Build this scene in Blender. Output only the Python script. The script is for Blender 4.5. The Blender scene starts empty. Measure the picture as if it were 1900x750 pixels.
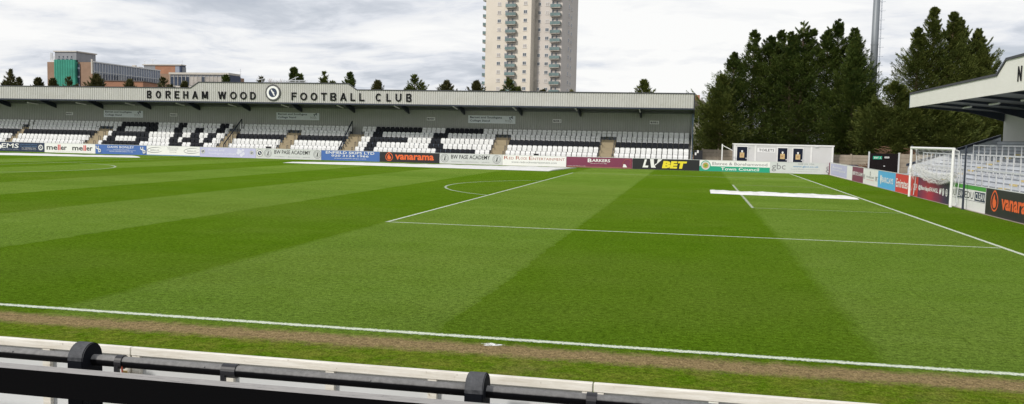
import bpy, bmesh, math, random
import numpy as np
from mathutils import Vector, Matrix
random.seed(7); rng=np.random.default_rng(7)
S=bpy.context.scene; COL=S.collection
R=math.radians
# ---------------------------------------------------------------- camera (solved from the pitch markings)
FPX,YAW,PITCH,ROLL=1634.17,-.2022,-.0739,.0218
CAM=np.array([-7.8149,-10.7377,2.5544])
_f=np.array([math.sin(YAW)*math.cos(PITCH),math.cos(YAW)*math.cos(PITCH),math.sin(PITCH)])
_r0=np.array([math.cos(YAW),-math.sin(YAW),0.]); _u0=np.cross(_r0,_f)
_r=math.cos(ROLL)*_r0+math.sin(ROLL)*_u0; _u=-math.sin(ROLL)*_r0+math.cos(ROLL)*_u0
cd=bpy.data.cameras.new('camera'); cam=bpy.data.objects.new('camera',cd); COL.objects.link(cam)
cam.matrix_world=Matrix(((_r[0],_u[0],-_f[0],CAM[0]),(_r[1],_u[1],-_f[1],CAM[1]),(_r[2],_u[2],-_f[2],CAM[2]),(0,0,0,1)))
cd.sensor_width=36; cd.lens=36*FPX/1900; cd.clip_start=.05; cd.clip_end=4000
S.camera=cam
def ray(px,py): return _f+(px-950)/FPX*_r-(py-375)/FPX*_u
def aY(px,py,Y): d=ray(px,py); return CAM+d*(Y-CAM[1])/d[1]
def aX(px,py,X): d=ray(px,py); return CAM+d*(X-CAM[0])/d[0]
def aZ(px,py,Z=0.): d=ray(px,py); return CAM+d*(Z-CAM[2])/d[2]
# ---------------------------------------------------------------- materials
def nt(name):
    m=bpy.data.materials.new(name); m.use_nodes=True; t=m.node_tree; b=t.nodes['Principled BSDF']; return m,t,b
def N(t,k,**kw):
    n=t.nodes.new(k)
    for a,v in kw.items(): setattr(n,a,v)
    return n
def L(t,a,b): t.links.new(a,b)
def mth(t,op,a,b=None,c=None):
    n=N(t,'ShaderNodeMath',operation=op)
    for i,v in enumerate((a,b,c)):
        if v is None: continue
        if isinstance(v,(int,float)): n.inputs[i].default_value=v
        else: L(t,v,n.inputs[i])
    return n.outputs[0]
def noise(t,vec,scale,detail=4,rough=.55):
    n=N(t,'ShaderNodeTexNoise'); n.inputs['Scale'].default_value=scale; n.inputs['Detail'].default_value=detail; n.inputs['Roughness'].default_value=rough
    L(t,vec,n.inputs['Vector']); return n.outputs['Fac']
def ramp(t,fac,stops):
    n=N(t,'ShaderNodeValToRGB'); e=n.color_ramp.elements
    while len(e)<len(stops): e.new(.5)
    for k,(p,c) in enumerate(stops):
        e[k].position=p; e[k].color=(c,c,c,1) if isinstance(c,(int,float)) else (*c,1)
    L(t,fac,n.inputs[0]); return n.outputs[0]
def mix(t,fac,a,b,bt='MIX'):
    n=N(t,'ShaderNodeMix',data_type='RGBA',blend_type=bt)
    if isinstance(fac,(int,float)): n.inputs[0].default_value=fac
    else: L(t,fac,n.inputs[0])
    for i,v in ((6,a),(7,b)):
        if isinstance(v,tuple): n.inputs[i].default_value=(*v,1)
        else: L(t,v,n.inputs[i])
    return n.outputs[2]
def pos(t): return N(t,'ShaderNodeNewGeometry').outputs['Position']
def bump(t,b,h,strength,dist=.02):
    n=N(t,'ShaderNodeBump'); n.inputs['Strength'].default_value=strength; n.inputs['Distance'].default_value=dist
    L(t,h,n.inputs['Height']); L(t,n.outputs[0],b.inputs['Normal'])
def mat(name,col,rough=.6,metal=0,var=.15,scale=3,dirt=None,dirtamt=.0,dscale=1.5,bmp=0,bscale=40,spec=.5):
    m,t,b=nt(name); p=pos(t)
    f=noise(t,p,scale); c2=tuple(min(1,c*(1-var)) for c in col); c1=tuple(min(1,c*(1+var*.5)) for c in col)
    o=ramp(t,f,[(.3,c2),(.7,c1)])
    if dirt:
        g=ramp(t,noise(t,p,dscale,6,.65),[(.45,0.),(.75,dirtamt)]); o=mix(t,g,o,dirt)
    L(t,o,b.inputs['Base Color']); b.inputs['Roughness'].default_value=rough; b.inputs['Metallic'].default_value=metal
    b.inputs['Specular IOR Level'].default_value=spec
    if bmp: bump(t,b,noise(t,p,bscale,3),bmp,.01)
    return m
def leaf_mat(name,c1,c2,c3):
    m,t,b=nt(name); p=pos(t)
    o=mix(t,ramp(t,noise(t,p,.45,4,.6),[(.35,0.),(.65,1.)]),c1,c2)
    o=mix(t,ramp(t,noise(t,p,2.2,5,.7),[(.5,0.),(.72,.85)]),o,c3)
    L(t,o,b.inputs['Base Color']); b.inputs['Roughness'].default_value=.65; b.inputs['Specular IOR Level'].default_value=.25
    tr=N(t,'ShaderNodeBsdfTranslucent'); L(t,o,tr.inputs[0]); mx=N(t,'ShaderNodeMixShader'); mx.inputs[0].default_value=.15
    out=t.nodes['Material Output']; L(t,b.outputs[0],mx.inputs[1]); L(t,tr.outputs[0],mx.inputs[2]); L(t,mx.outputs[0],out.inputs[0])
    return m
M={}
M['steel_white']=mat('steel_white',(.455,.452,.435),.5,var=.06,scale=1.2,dirt=(.35,.32,.26),dirtamt=.25)
M['cladding_back']=mat('cladding_back',(.40,.405,.385),.55,var=.06,scale=.8,dirt=(.3,.3,.28),dirtamt=.25)
M['roof_grey']=mat('roof_grey',(.16,.17,.18),.6)
M['capping']=mat('capping',(.035,.037,.045),.5)
M['soffit']=mat('soffit',(.16,.17,.18),.6)
M['navy_steel']=mat('navy_steel',(.018,.026,.045),.45)
M['blue_steel']=mat('blue_steel',(.12,.17,.24),.5)
M['lettering_black']=mat('lettering_black',(.007,.007,.009),.7,spec=.15)
M['seat_white']=mat('seat_white',(.79,.80,.80),.38,var=.06,scale=2,dirt=(.5,.5,.48),dirtamt=.3,dscale=3)
M['seat_black']=mat('seat_black',(.010,.012,.018),.55,spec=.2)
M['concrete']=mat('concrete',(.34,.33,.30),.85,var=.2,scale=1.5,dirt=(.18,.17,.14),dirtamt=.5,bmp=.3)
M['step_tan']=mat('step_tan',(.36,.30,.20),.85,var=.2,scale=1.5,dirt=(.2,.16,.1),dirtamt=.5,bmp=.3)
M['terrace_grey']=mat('terrace_grey',(.54,.57,.61),.7,var=.12,scale=1.2,dirt=(.25,.26,.27),dirtamt=.4)
M['step_yellow']=mat('step_yellow',(.62,.50,.22),.7)
M['galv']=mat('galv',(.62,.64,.66),.45,metal=.15,var=.1,scale=5)
M['white']=mat('white',(.78,.78,.77),.45,var=.05,dirt=(.5,.49,.46),dirtamt=.25)
M['white_clean']=mat('white_clean',(.8,.8,.8),.4,var=.03)
M['grey_white']=mat('grey_white',(.60,.62,.63),.5,var=.05,dirt=(.42,.42,.4),dirtamt=.4)
M['black']=mat('black',(.014,.014,.018),.45)
M['orange']=mat('orange',(.78,.13,.03),.5,var=.03)
M['yellow']=mat('yellow',(.80,.66,.03),.5,var=.03)
M['blue']=mat('blue',(.055,.14,.42),.5,var=.05)
M['navy']=mat('navy',(.012,.026,.07),.5,var=.05)
M['ltblue_text']=mat('ltblue_text',(.12,.28,.5),.5,var=.05)
M['maroon']=mat('maroon',(.19,.03,.075),.5,var=.05)
M['red']=mat('red',(.62,.04,.035),.5,var=.05)
M['rust_text']=mat('rust_text',(.38,.10,.06),.5,var=.05)
M['grey_text']=mat('grey_text',(.22,.22,.24),.5,var=.05)
M['lilac']=mat('lilac',(.50,.50,.72),.5,var=.05)
M['lilac_text']=mat('lilac_text',(.68,.68,.82),.5,var=.04)
M['teal']=mat('teal',(.015,.33,.20),.5,var=.05)
M['green_band']=mat('green_band',(.06,.32,.04),.5,var=.05)
M['cyan']=mat('cyan',(.09,.42,.74),.5,var=.05)
M['gold']=mat('gold',(.5,.35,.1),.5)
M['sheet']=mat('sheet',(.74,.74,.73),.6,var=.1,dirt=(.5,.5,.46),dirtamt=.5,dscale=1.1,bmp=.8,bscale=3)
M['tube']=mat('tube',(.03,.03,.032),.42,var=.3,scale=18,dirt=(.08,.075,.07),dirtamt=.5,dscale=9,spec=.5)
M['bark']=mat('bark',(.10,.065,.045),.9,var=.3,scale=6)
M['brush_brown']=mat('brush_brown',(.16,.085,.05),.9,var=.5,scale=2)
M['brush_pale']=mat('brush_pale',(.32,.22,.17),.9,var=.3,scale=1)
M['fence']=mat('fence',(.33,.28,.215),.85,var=.2,scale=1.2,dirt=(.16,.13,.1),dirtamt=.6,bmp=.3,bscale=8)
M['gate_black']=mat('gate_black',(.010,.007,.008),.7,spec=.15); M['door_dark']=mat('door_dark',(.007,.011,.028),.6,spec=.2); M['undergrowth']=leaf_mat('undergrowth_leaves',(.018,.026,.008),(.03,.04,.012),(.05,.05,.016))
M['mast']=mat('mast',(.19,.21,.23),.5,metal=.2,var=.15,scale=.6)
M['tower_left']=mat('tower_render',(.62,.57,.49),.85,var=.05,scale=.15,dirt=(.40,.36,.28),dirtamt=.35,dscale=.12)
M['tower_right']=mat('tower_render_shaded',(.54,.50,.46),.85,var=.05,scale=.15,dirt=(.32,.29,.25),dirtamt=.35,dscale=.12)  # same render as the left wing, its shade put into a greyer tone
M['tower_corner']=mat('tower_stain_shade',(.42,.39,.34),.9,var=.3,scale=.4)  # darker render: corner dirt and recess shade put in together
M['glass']=mat('glass_dark',(.08,.10,.12),.12,var=.5,scale=.35,spec=.8)
M['curtain']=mat('window_curtain',(.40,.37,.34),.4,var=.3,scale=.5)
M['balcony_glass']=mat('balcony_glass',(.12,.19,.185),.2,var=.35,scale=.5,spec=.8)
M['frame_white']=mat('frame_white',(.62,.62,.62),.5)
M['brick_tan']=mat('brick_tan',(.27,.175,.12),.9,var=.15,scale=.5)
M['brick_orange']=mat('brick_orange',(.33,.165,.10),.9,var=.15,scale=.5)
M['net_green']=mat('net_green',(.03,.235,.165),.8,var=.25,scale=.35)
M['panel_grey']=mat('panel_grey',(.24,.25,.27),.6,var=.15,scale=.4)
M['panel_blue']=mat('panel_blue',(.24,.27,.33),.5,var=.15,scale=.3)
M['glass_blue']=mat('glass_blue',(.05,.065,.10),.2,var=.6,scale=.3,spec=.8)
M['tile']=mat('roof_tile',(.12,.10,.095),.85,var=.2)
M['render_pale']=mat('render_pale',(.5,.47,.42),.8)
M['wood_worn']=None
def wood():
    m,t,b=nt('painted_timber_white'); p=pos(t)
    mp=N(t,'ShaderNodeMapping'); L(t,p,mp.inputs[0]); mp.inputs['Scale'].default_value=(1.2,9,14)
    o=ramp(t,noise(t,mp.outputs[0],3,6,.7),[(.35,(.60,.565,.49)),(.6,(.74,.72,.66))])
    s=ramp(t,noise(t,p,14,5,.7),[(.62,0.),(.72,.75)]); o=mix(t,s,o,(.23,.19,.13))
    v=ramp(t,noise(t,p,2.3,5,.7),[(.5,0.),(.8,.4)]); o=mix(t,v,o,(.42,.37,.28))
    L(t,o,b.inputs['Base Color']); b.inputs['Roughness'].default_value=.6; bump(t,b,noise(t,mp.outputs[0],8,4),.35,.004)
    M['timber_white']=m
    m,t,b=nt('painted_timber_black'); p=pos(t)
    mp=N(t,'ShaderNodeMapping'); L(t,p,mp.inputs[0]); mp.inputs['Scale'].default_value=(1.0,8,12)
    f=noise(t,mp.outputs[0],6,8,.75)
    # skylight on the top face put into its colour as grey, with cracked grain
    lit_top=ramp(t,f,[(.33,(.05,.05,.052)),(.40,(.29,.28,.275)),(.7,(.38,.37,.355))])
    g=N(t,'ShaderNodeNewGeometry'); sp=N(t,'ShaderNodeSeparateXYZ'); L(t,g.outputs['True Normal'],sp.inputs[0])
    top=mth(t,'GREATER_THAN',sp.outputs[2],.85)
    o=mix(t,top,(.0035,.0035,.004),lit_top); L(t,o,b.inputs['Base Color']); b.inputs['Roughness'].default_value=.8; b.inputs['Specular IOR Level'].default_value=.02
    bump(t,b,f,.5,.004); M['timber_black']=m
    def top_lit_paint(name,black,lit_top,th,soft,rough,sc):
        # light from above painted as grey on upward-facing parts; underside stays black
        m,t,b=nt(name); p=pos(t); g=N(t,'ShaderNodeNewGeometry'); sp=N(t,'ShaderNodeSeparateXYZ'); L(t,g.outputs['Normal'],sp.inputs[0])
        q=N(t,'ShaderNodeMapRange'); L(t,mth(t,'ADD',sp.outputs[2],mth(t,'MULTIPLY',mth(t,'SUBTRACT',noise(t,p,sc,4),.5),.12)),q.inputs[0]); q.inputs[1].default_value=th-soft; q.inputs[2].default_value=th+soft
        f=noise(t,p,sc*2,6,.75); w=ramp(t,f,[(.32,tuple(c*.7 for c in lit_top)),(.6,lit_top),(.75,tuple(c*1.25 for c in lit_top))])
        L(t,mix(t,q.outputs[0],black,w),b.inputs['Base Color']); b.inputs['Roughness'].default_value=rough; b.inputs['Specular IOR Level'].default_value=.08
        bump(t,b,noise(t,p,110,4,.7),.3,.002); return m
    M['tube']=top_lit_paint('pipe_top_lit',(.003,.003,.004),(.21,.207,.205),.34,.09,.6,14)
    M['rubber']=top_lit_paint('post_top_lit',(.005,.006,.009),(.085,.088,.095),.10,.04,.75,18)
    m,t,b=nt('rubber_black'); p=pos(t); f=noise(t,p,9,5,.7)
    L(t,ramp(t,f,[(.3,(.010,.011,.015)),(.75,(.026,.028,.034))]),b.inputs['Base Color']); b.inputs['Roughness'].default_value=.6
    
wood()
def grass_mat():
    m,t,b=nt('mown_grass'); p=pos(t); sp=N(t,'ShaderNodeSeparateXYZ'); L(t,p,sp.inputs[0]); x,y=sp.outputs[0],sp.outputs[1]
    w=mth(t,'MULTIPLY',mth(t,'SUBTRACT',noise(t,p,1.7,4),.5),.35)
    xs=mth(t,'ADD',x,w)
    k=mth(t,'DIVIDE',xs,-11.0); fr=mth(t,'FRACT',k)           # 0..0.5 light, 0.5..1 dark
    d1=mth(t,'SUBTRACT',fr,.5); light=N(t,'ShaderNodeMapRange'); L(t,mth(t,'ABSOLUTE',d1),light.inputs[0])
    tri=mth(t,'SUBTRACT',.25,mth(t,'ABSOLUTE',mth(t,'SUBTRACT',fr,.25)))   # >0 within light stripe
    tri2=mth(t,'MINIMUM',tri,mth(t,'SUBTRACT',1.25,mth(t,'ADD',fr,0.0)))
    lf=N(t,'ShaderNodeMapRange'); L(t,tri,lf.inputs[0]); lf.inputs[1].default_value=-.012; lf.inputs[2].default_value=.012
    # fr near 1 wraps to the light stripe start: sharp edge is fine
    lf=lf.outputs[0]
    lf=mth(t,'MULTIPLY',lf,mth(t,'LESS_THAN',xs,.05))
    big=noise(t,p,.11,5,.6); mid=noise(t,p,1.1,5,.65)
    sc=N(t,'ShaderNodeMapping'); L(t,p,sc.inputs[0]); sc.inputs['Scale'].default_value=(.02,.16,1)
    band=noise(t,sc.outputs[0],1.,3)
    dark=mix(t,ramp(t,mid,[(.35,0.),(.65,1.)]),DK1,DK2); lite=mix(t,ramp(t,mid,[(.35,0.),(.65,1.)]),LT1,LT2)
    o=mix(t,lf,dark,lite)
    # faint cross bands and big patches of growth
    o=mix(t,ramp(t,band,[(.35,0.),(.65,.4)]),o,(.075,.17,.006))
    o=mix(t,ramp(t,big,[(.46,0.),(.7,.45)]),o,(.155,.215,.035))
    o=mix(t,ramp(t,noise(t,p,.55,5,.7),[(.55,0.),(.75,.35)]),o,(.07,.15,.012))
    # apron between touchline and boards
    ap=N(t,'ShaderNodeMapRange'); L(t,mth(t,'ADD',y,mth(t,'MULTIPLY',mth(t,'SUBTRACT',mid,.5),.5)),ap.inputs[0]); ap.inputs[1].default_value=-.1; ap.inputs[2].default_value=-.9
    apc=mix(t,ramp(t,noise(t,p,2.6,6,.7),[(.35,0.),(.7,1.)]),(.105,.205,.008),(.215,.245,.035))
    apc=mix(t,ramp(t,noise(t,p,.9,5,.7),[(.52,0.),(.7,.55)]),apc,(.26,.225,.075))
    o=mix(t,ap.outputs[0],o,apc)
    # worn brown band where the assistant runs
    dy=mth(t,'ABSOLUTE',mth(t,'ADD',y,mth(t,'ADD',.56,mth(t,'MULTIPLY',mth(t,'ADD',x,8.),-.012))))
    nn=mth(t,'ADD',mth(t,'MULTIPLY',noise(t,p,3.2,6,.75),.55),mth(t,'MULTIPLY',noise(t,p,22,3,.7),.35))
    e=mth(t,'ADD',dy,mth(t,'SUBTRACT',nn,.45))
    wb=N(t,'ShaderNodeMapRange'); L(t,e,wb.inputs[0]); wb.inputs[1].default_value=.37; wb.inputs[2].default_value=.14; wb.inputs[3].default_value=0; wb.inputs[4].default_value=.85
    dirt=mix(t,ramp(t,noise(t,p,30,4,.8),[(.3,0.),(.7,1.)]),(.29,.195,.10),(.48,.345,.20))
    o=mix(t,wb.outputs[0],o,dirt)
    # blade scale mottling
    fine=noise(t,p,11,6,.85); fine2=noise(t,p,42,4,.85)
    o=mix(t,1.,o,ramp(t,fine,[(.34,.42),(.5,.98),(.66,1.48)]),'MULTIPLY')
    o=mix(t,1.,o,ramp(t,fine2,[(.34,.35),(.5,1.),(.66,1.65)]),'MULTIPLY')
    L(t,o,b.inputs['Base Color']); b.inputs['Roughness'].default_value=.75; b.inputs['Specular IOR Level'].default_value=.0
    h=mth(t,'ADD',fine,mth(t,'MULTIPLY',fine2,.7)); bump(t,b,h,1.,.05)
    return m
DK1,DK2=(.096,.182,.009),(.122,.216,.014); LT1,LT2=(.156,.252,.034),(.188,.288,.048)
M['grass']=grass_mat()
def paint_mat(al=.88,nm='line_paint'):
    m,t,b=nt(nm); p=pos(t); f=noise(t,p,30,5,.85); g=noise(t,p,8,5,.8)
    uv=N(t,'ShaderNodeUVMap').outputs[0]; sp=N(t,'ShaderNodeSeparateXYZ'); L(t,uv,sp.inputs[0])
    edge=mth(t,'ABSOLUTE',mth(t,'SUBTRACT',sp.outputs[1],.5))      # 0 centre .5 edge
    a=mth(t,'ADD',mth(t,'MULTIPLY',mth(t,'SUBTRACT',.42,edge),5.),mth(t,'MULTIPLY',mth(t,'SUBTRACT',f,.5),9.))
    a=mth(t,'ADD',a,mth(t,'MULTIPLY',mth(t,'SUBTRACT',g,.5),3.)); cl=N(t,'ShaderNodeClamp'); L(t,a,cl.inputs[0])
    a=mth(t,'MULTIPLY',cl.outputs[0],al)
    b.inputs['Base Color'].default_value=(.60,.66,.52,1); b.inputs['Roughness'].default_value=.8
    L(t,a,b.inputs['Alpha']); return m
M['paint']=paint_mat(); M['paint_faint']=paint_mat(.55,'faded_line_paint')
M['leaf_a']=leaf_mat('cypress_foliage',(.045,.075,.015),(.084,.118,.022),(.168,.185,.038))
M['leaf_b']=leaf_mat('cypress_foliage_olive',(.062,.088,.018),(.112,.136,.028),(.20,.20,.045))
M['leaf_c']=leaf_mat('conifer_foliage_dull',(.06,.066,.022),(.10,.10,.035),(.18,.14,.055))
# ---------------------------------------------------------------- mesh builder
class MB:
    def __init__(s): s.v=[]; s.f=[]; s.m=[]; s.uv=None
    def quad(s,a,b,c,d,mi=0):
        n=len(s.v); s.v+= [tuple(a),tuple(b),tuple(c),tuple(d)]; s.f.append((n,n+1,n+2,n+3)); s.m.append(mi)
    def poly(s,pts,mi=0):
        n=len(s.v); s.v+=[tuple(p) for p in pts]; s.f.append(tuple(range(n,n+len(pts)))); s.m.append(mi)
    def box(s,x0,x1,y0,y1,z0,z1,mi=0,T=None):
        c=[(x,y,z) for z in (z0,z1) for (x,y) in ((x0,y0),(x1,y0),(x1,y1),(x0,y1))]
        if T: c=[tuple(T(*q)) for q in c]
        n=len(s.v); s.v+=c
        for q in ((3,2,1,0),(4,5,6,7),(0,1,5,4),(1,2,6,5),(2,3,7,6),(3,0,4,7)): s.f.append(tuple(n+i for i in q)); s.m.append(mi)
    def prism(s,prof,a,b,mi=0,T=None):
        """prof: list of (p,q) ; T(w,p,q)->xyz ; extruded from w=a to b"""
        n=len(s.v); k=len(prof)
        for w in (a,b): s.v+=[tuple(T(w,p,q)) for p,q in prof]
        s.f.append(tuple(n+i for i in range(k))[::-1]); s.f.append(tuple(n+k+i for i in range(k))); s.m+=[mi,mi]
        for i in range(k):
            j=(i+1)%k; s.f.append((n+i,n+j,n+k+j,n+k+i)); s.m.append(mi)
    def tube(s,p0,p1,r0,r1=None,seg=8,mi=0,cap=True):
        r1=r0 if r1 is None else r1
        a=Vector(p0); b=Vector(p1); d=(b-a); 
        if d.length<1e-6: return
        d.normalize(); u=d.orthogonal().normalized(); w=d.cross(u); n=len(s.v)
        for (c,r) in ((a,r0),(b,r1)):
            for i in range(seg):
                t=2*math.pi*i/seg; s.v.append(tuple(c+u*(r*math.cos(t))+w*(r*math.sin(t))))
        for i in range(seg):
            j=(i+1)%seg; s.f.append((n+i,n+j,n+seg+j,n+seg+i)); s.m.append(mi)
        if cap:
            s.f.append(tuple(n+i for i in range(seg))[::-1]); s.f.append(tuple(n+seg+i for i in range(seg))); s.m+=[mi,mi]
    def path(s,pts,r,seg=8,mi=0):
        for a,b in zip(pts[:-1],pts[1:]): s.tube(a,b,r,seg=seg,mi=mi)
    def disc(s,c,u,v,r,seg=24,mi=0,r0=0):
        c=Vector(c);u=Vector(u);v=Vector(v)
        P=[c+u*(r*math.cos(2*math.pi*i/seg))+v*(r*math.sin(2*math.pi*i/seg)) for i in range(seg)]
        if r0:
            Q=[c+u*(r0*math.cos(2*math.pi*i/seg))+v*(r0*math.sin(2*math.pi*i/seg)) for i in range(seg)]
            for i in range(seg): s.quad(P[i],P[(i+1)%seg],Q[(i+1)%seg],Q[i],mi)
        else: s.poly(P,mi)
    def build(s,name,mats,parent=None,origin=None,smooth=False):
        me=bpy.data.meshes.new(name)
        o0=Vector(origin) if origin is not None else (Vector(s.v[0])*0)
        V=[(x-o0.x,y-o0.y,z-o0.z) for x,y,z in s.v]
        me.from_pydata(V,[],s.f)
        if not isinstance(mats,(list,tuple)): mats=[mats]
        for q in mats: me.materials.append(M[q] if isinstance(q,str) else q)
        me.polygons.foreach_set('material_index',s.m)
        if smooth: me.polygons.foreach_set('use_smooth',[True]*len(s.f))
        me.update()
        return link(name,me,parent,o0)
def link(name,me,parent=None,loc=(0,0,0)):
    o=bpy.data.objects.new(name,me); COL.objects.link(o)
    if parent is not None:
        o.parent=parent; o.location=Vector(loc)-ROOTLOC.get(parent.name,Vector((0,0,0)))
    else: o.location=loc
    ROOTLOC[o.name]=Vector(loc)
    return o
ROOTLOC={}
def empty(name,loc):
    o=bpy.data.objects.new(name,None); COL.objects.link(o); o.location=loc; o.empty_display_size=.2; ROOTLOC[o.name]=Vector(loc); return o
def tag(o,label=None,cat=None,group=None,kind=None):
    if label: o['label']=label
    if cat: o['category']=cat
    if group: o['group']=group
    if kind: o['kind']=kind
    return o
# text: converted to mesh, fitted into a box; T(u,v,w)->xyz, w = towards the viewer
_tc={}
def text_verts(s,bold,extrude=0):
    key=(s,bold,extrude)
    if key not in _tc:
        c=bpy.data.curves.new('t','FONT'); c.body=s; c.size=1; c.offset=bold; c.resolution_u=2; c.extrude=extrude
        o=bpy.data.objects.new('t',c); COL.objects.link(o); dg=bpy.context.evaluated_depsgraph_get()
        me=bpy.data.meshes.new_from_object(o.evaluated_get(dg)); 
        V=np.array([v.co[:] for v in me.vertices]); F=[tuple(p.vertices) for p in me.polygons]
        bpy.data.objects.remove(o); bpy.data.curves.remove(c); bpy.data.meshes.remove(me)
        _tc[key]=(V,F)
    return _tc[key]
def text(name,s,T,u0,u1,v0,v1,m,parent,bold=.0,w=.006,extrude=0,shear=0,mb=None,mi=0,build=True):
    V,F=text_verts(s,bold,extrude); lo=V.min(0); hi=V.max(0); b=mb or MB(); n=len(b.v)
    for q in V:
        uu=(q[0]-lo[0])/(hi[0]-lo[0]); vv=(q[1]-lo[1])/(hi[1]-lo[1]); ww=w+(q[2]-lo[2])
        b.v.append(tuple(T(u0+(u1-u0)*uu+shear*vv*(v1-v0),v0+(v1-v0)*vv,ww)))
    for f in F: b.f.append(tuple(n+i for i in f)); b.m.append(mi)
    if build: return b.build(name,m,parent,origin=T((u0+u1)/2,v0,w))
    return b
CLOUD_OFF=(2.6,2.05,0)
# ================================================================ SETTING
b=MB(); b.quad((-900,-60,-.03),(900,-60,-.03),(900,1500,-.03),(-900,1500,-.03)); 
M['ground']=mat('ground_tarmac',(.10,.10,.095),.9,var=.3,scale=.3,dirt=(.08,.09,.04),dirtamt=.6,dscale=.05)
tag(b.build('ground','ground'),kind='structure')
YB=66.3; XB=3.2
b=MB(); b.quad((-112,-5.19,0),(XB+.02,-5.19,0),(XB+.02,YB+.02,0),(-112,YB+.02,0)); tag(b.build('grass_pitch','grass'),kind='structure')
b=MB(); b.quad((-112,-12,-.016),(12,-12,-.016),(12,-5.15,-.016),(-112,-5.15,-.016)); tag(b.build('path','concrete'),kind='structure')
b=MB(); b.quad((XB-.16,18,.006),(XB-.02,18,.006),(XB-.02,YB,.006),(XB-.16,YB,.006))
b.quad((-112,YB-.12,.006),(XB-.16,YB-.12,.006),(XB-.16,YB-.02,.006),(-112,YB-.02,.006)); tag(b.build('kerb_strip','fence'),kind='structure')
def line(name,pts,w):
    me=bpy.data.meshes.new(name); V=[];F=[];UV=[]
    for i,p in enumerate(pts):
        p=Vector((p[0],p[1])); a=Vector(pts[max(i-1,0)][:2]); c=Vector(pts[min(i+1,len(pts)-1)][:2]); d=(c-a).normalized(); n=Vector((-d.y,d.x))*w/2
        V+=[(p.x-n.x,p.y-n.y,.005),(p.x+n.x,p.y+n.y,.005)]
    for i in range(len(pts)-1): F.append((2*i,2*i+2,2*i+3,2*i+1))
    me.from_pydata(V,[],F); uv=me.uv_layers.new(name='UVMap')
    for l in me.loops: uv.data[l.index].uv=(0,l.vertex_index%2)
    me.materials.append(M['paint' if ('touch' in name and 'far' not in name) or name=='goal_line_marking' or 'penalty' in name else 'paint_faint']); o=link(name,me); tag(o,kind='structure'); return o
def lin(a,b,n=2): return [(a[0]+(b[0]-a[0])*i/n,a[1]+(b[1]-a[1])*i/n) for i in range(n+1)]
A=13.58; YC=33.74
line('touchline_marking',lin((-105.2,0),(0,0)),.175)
line('goal_line_marking',lin((0,.09),(0,65.1)),.17)
line('penalty_area_marking',[(-.09,A),(-16.5,A)],.13); line('penalty_area_marking',[(-16.5,A-.06),(-16.5,A+40.4)],.13); line('penalty_area_marking',[(-16.43,A+40.32),(-.09,A+40.32)],.13)
line('goal_area_marking',[(-.09,A+11),(-5.5,A+11)],.12); line('goal_area_marking',[(-5.5,A+10.94),(-5.5,A+29.4)],.16); line('goal_area_marking',[(-5.42,A+29.32),(-.09,A+29.32)],.13)
line('arc_marking',[(-11-9.15*math.cos(t),YC+9.15*math.sin(t)) for t in np.linspace(-.9255,.9255,40)],.16)
line('centre_circle_marking',[(-52.9+9.15*math.cos(t),36+9.15*math.sin(t)) for t in np.linspace(0,2*math.pi,80)],.2)
line('halfway_marking',lin((-52.6,0.09),(-52.6,65)),.13)
line('far_touchline_marking',lin((-105,65.15),(0,65.15)),.13)
# splashed paint patch on the worn strip
b=MB(); P=[]; 
me_pts=[(-10.15+.12*math.cos(t)*(1+.35*math.sin(5*t)),-.34+.07*math.sin(t)*(1+.3*math.cos(3*t))) for t in np.linspace(0,2*math.pi,26)[:-1]]
pm,pt_,pb=nt('spilt_paint'); pf=noise(pt_,pos(pt_),30,5,.8); L(pt_,ramp(pt_,pf,[(.42,0.),(.52,1.)]),pb.inputs['Alpha']); pb.inputs['Base Color'].default_value=(.8,.8,.78,1); M['spilt']=pm
b.poly([(x,y,.006) for x,y in me_pts]); tag(b.build('spilt_paint_marking','spilt'),kind='structure')
# ================================================================ SHEETS ON THE GRASS
def sheet(name,poly,h,label,cat,seed,nu=60,nv=7,fold=.5):
    """poly: left edge (2 pts), right edge (2 pts) in plan; lumpy cover with thickness"""
    (a0,a1,c1,c0)=[Vector(p) for p in poly]; r=random.Random(seed); b=MB(); G=[]
    ph=[r.uniform(0,6) for _ in range(8)]
    for i in range(nu+1):
        u=i/nu; lo=a0.lerp(c0,u); hi=a1.lerp(c1,u); row=[]
        e0=.06*math.sin(u*13+ph[0])+.035*math.sin(u*57+ph[1])+r.uniform(-.03,.03); e1=.08*math.sin(u*11+ph[2])+.05*math.sin(u*41+ph[3])+r.uniform(-.04,.04)
        for j in range(nv+1):
            v=j/nv; p=lo.lerp(hi,v); p.y+=e0*(1-v)*fold+e1*v*fold
            z=h*(.45+.3*math.sin(math.pi*min(max(v,.0),1))**.5)*(1+.14*math.sin(u*19+ph[4]+v*3)+.10*math.sin(u*67+ph[5])+r.uniform(-.08,.08)) if 0<v<1 else .008
            row.append((p.x,p.y,max(z,.008)))
        G.append(row)
    for i in range(nu):
        for j in range(nv): b.quad(G[i][j],G[i+1][j],G[i+1][j+1],G[i][j+1])
    for i in (0,nu): b.poly([G[i][j] for j in range(nv+1)])
    o=b.build(name,'sheet',origin=(a0.x,a0.y,0)); bm=bmesh.new(); bm.from_mesh(o.data); bmesh.ops.remove_doubles(bm,verts=bm.verts,dist=.001); bm.to_mesh(o.data); bm.free()
    tag(o,label,cat); return o
sheet('pitch_cover',[(-41.0,56.6),(-36.5,60.6),(-17.6,64.6),(-18.6,55.4)],.13,'long white cover lying from the blue skip hire board to the maroon board','pitch cover',1,90)
sheet('pitch_cover',[(-85,50.5),(-85,57.5),(-58.6,61.5),(-55.6,58.8)],.12,'long white cover at far left lying before the EMS and meller boards','pitch cover',2,70)
sheet('pitch_cover',[(-6.95,33.3),(-6.95,35.5),(-.62,34.6),(-.25,32.3)],.12,'white cover strip lying across the goal area on the grass','pitch cover',3,60,fold=.6)
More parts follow.
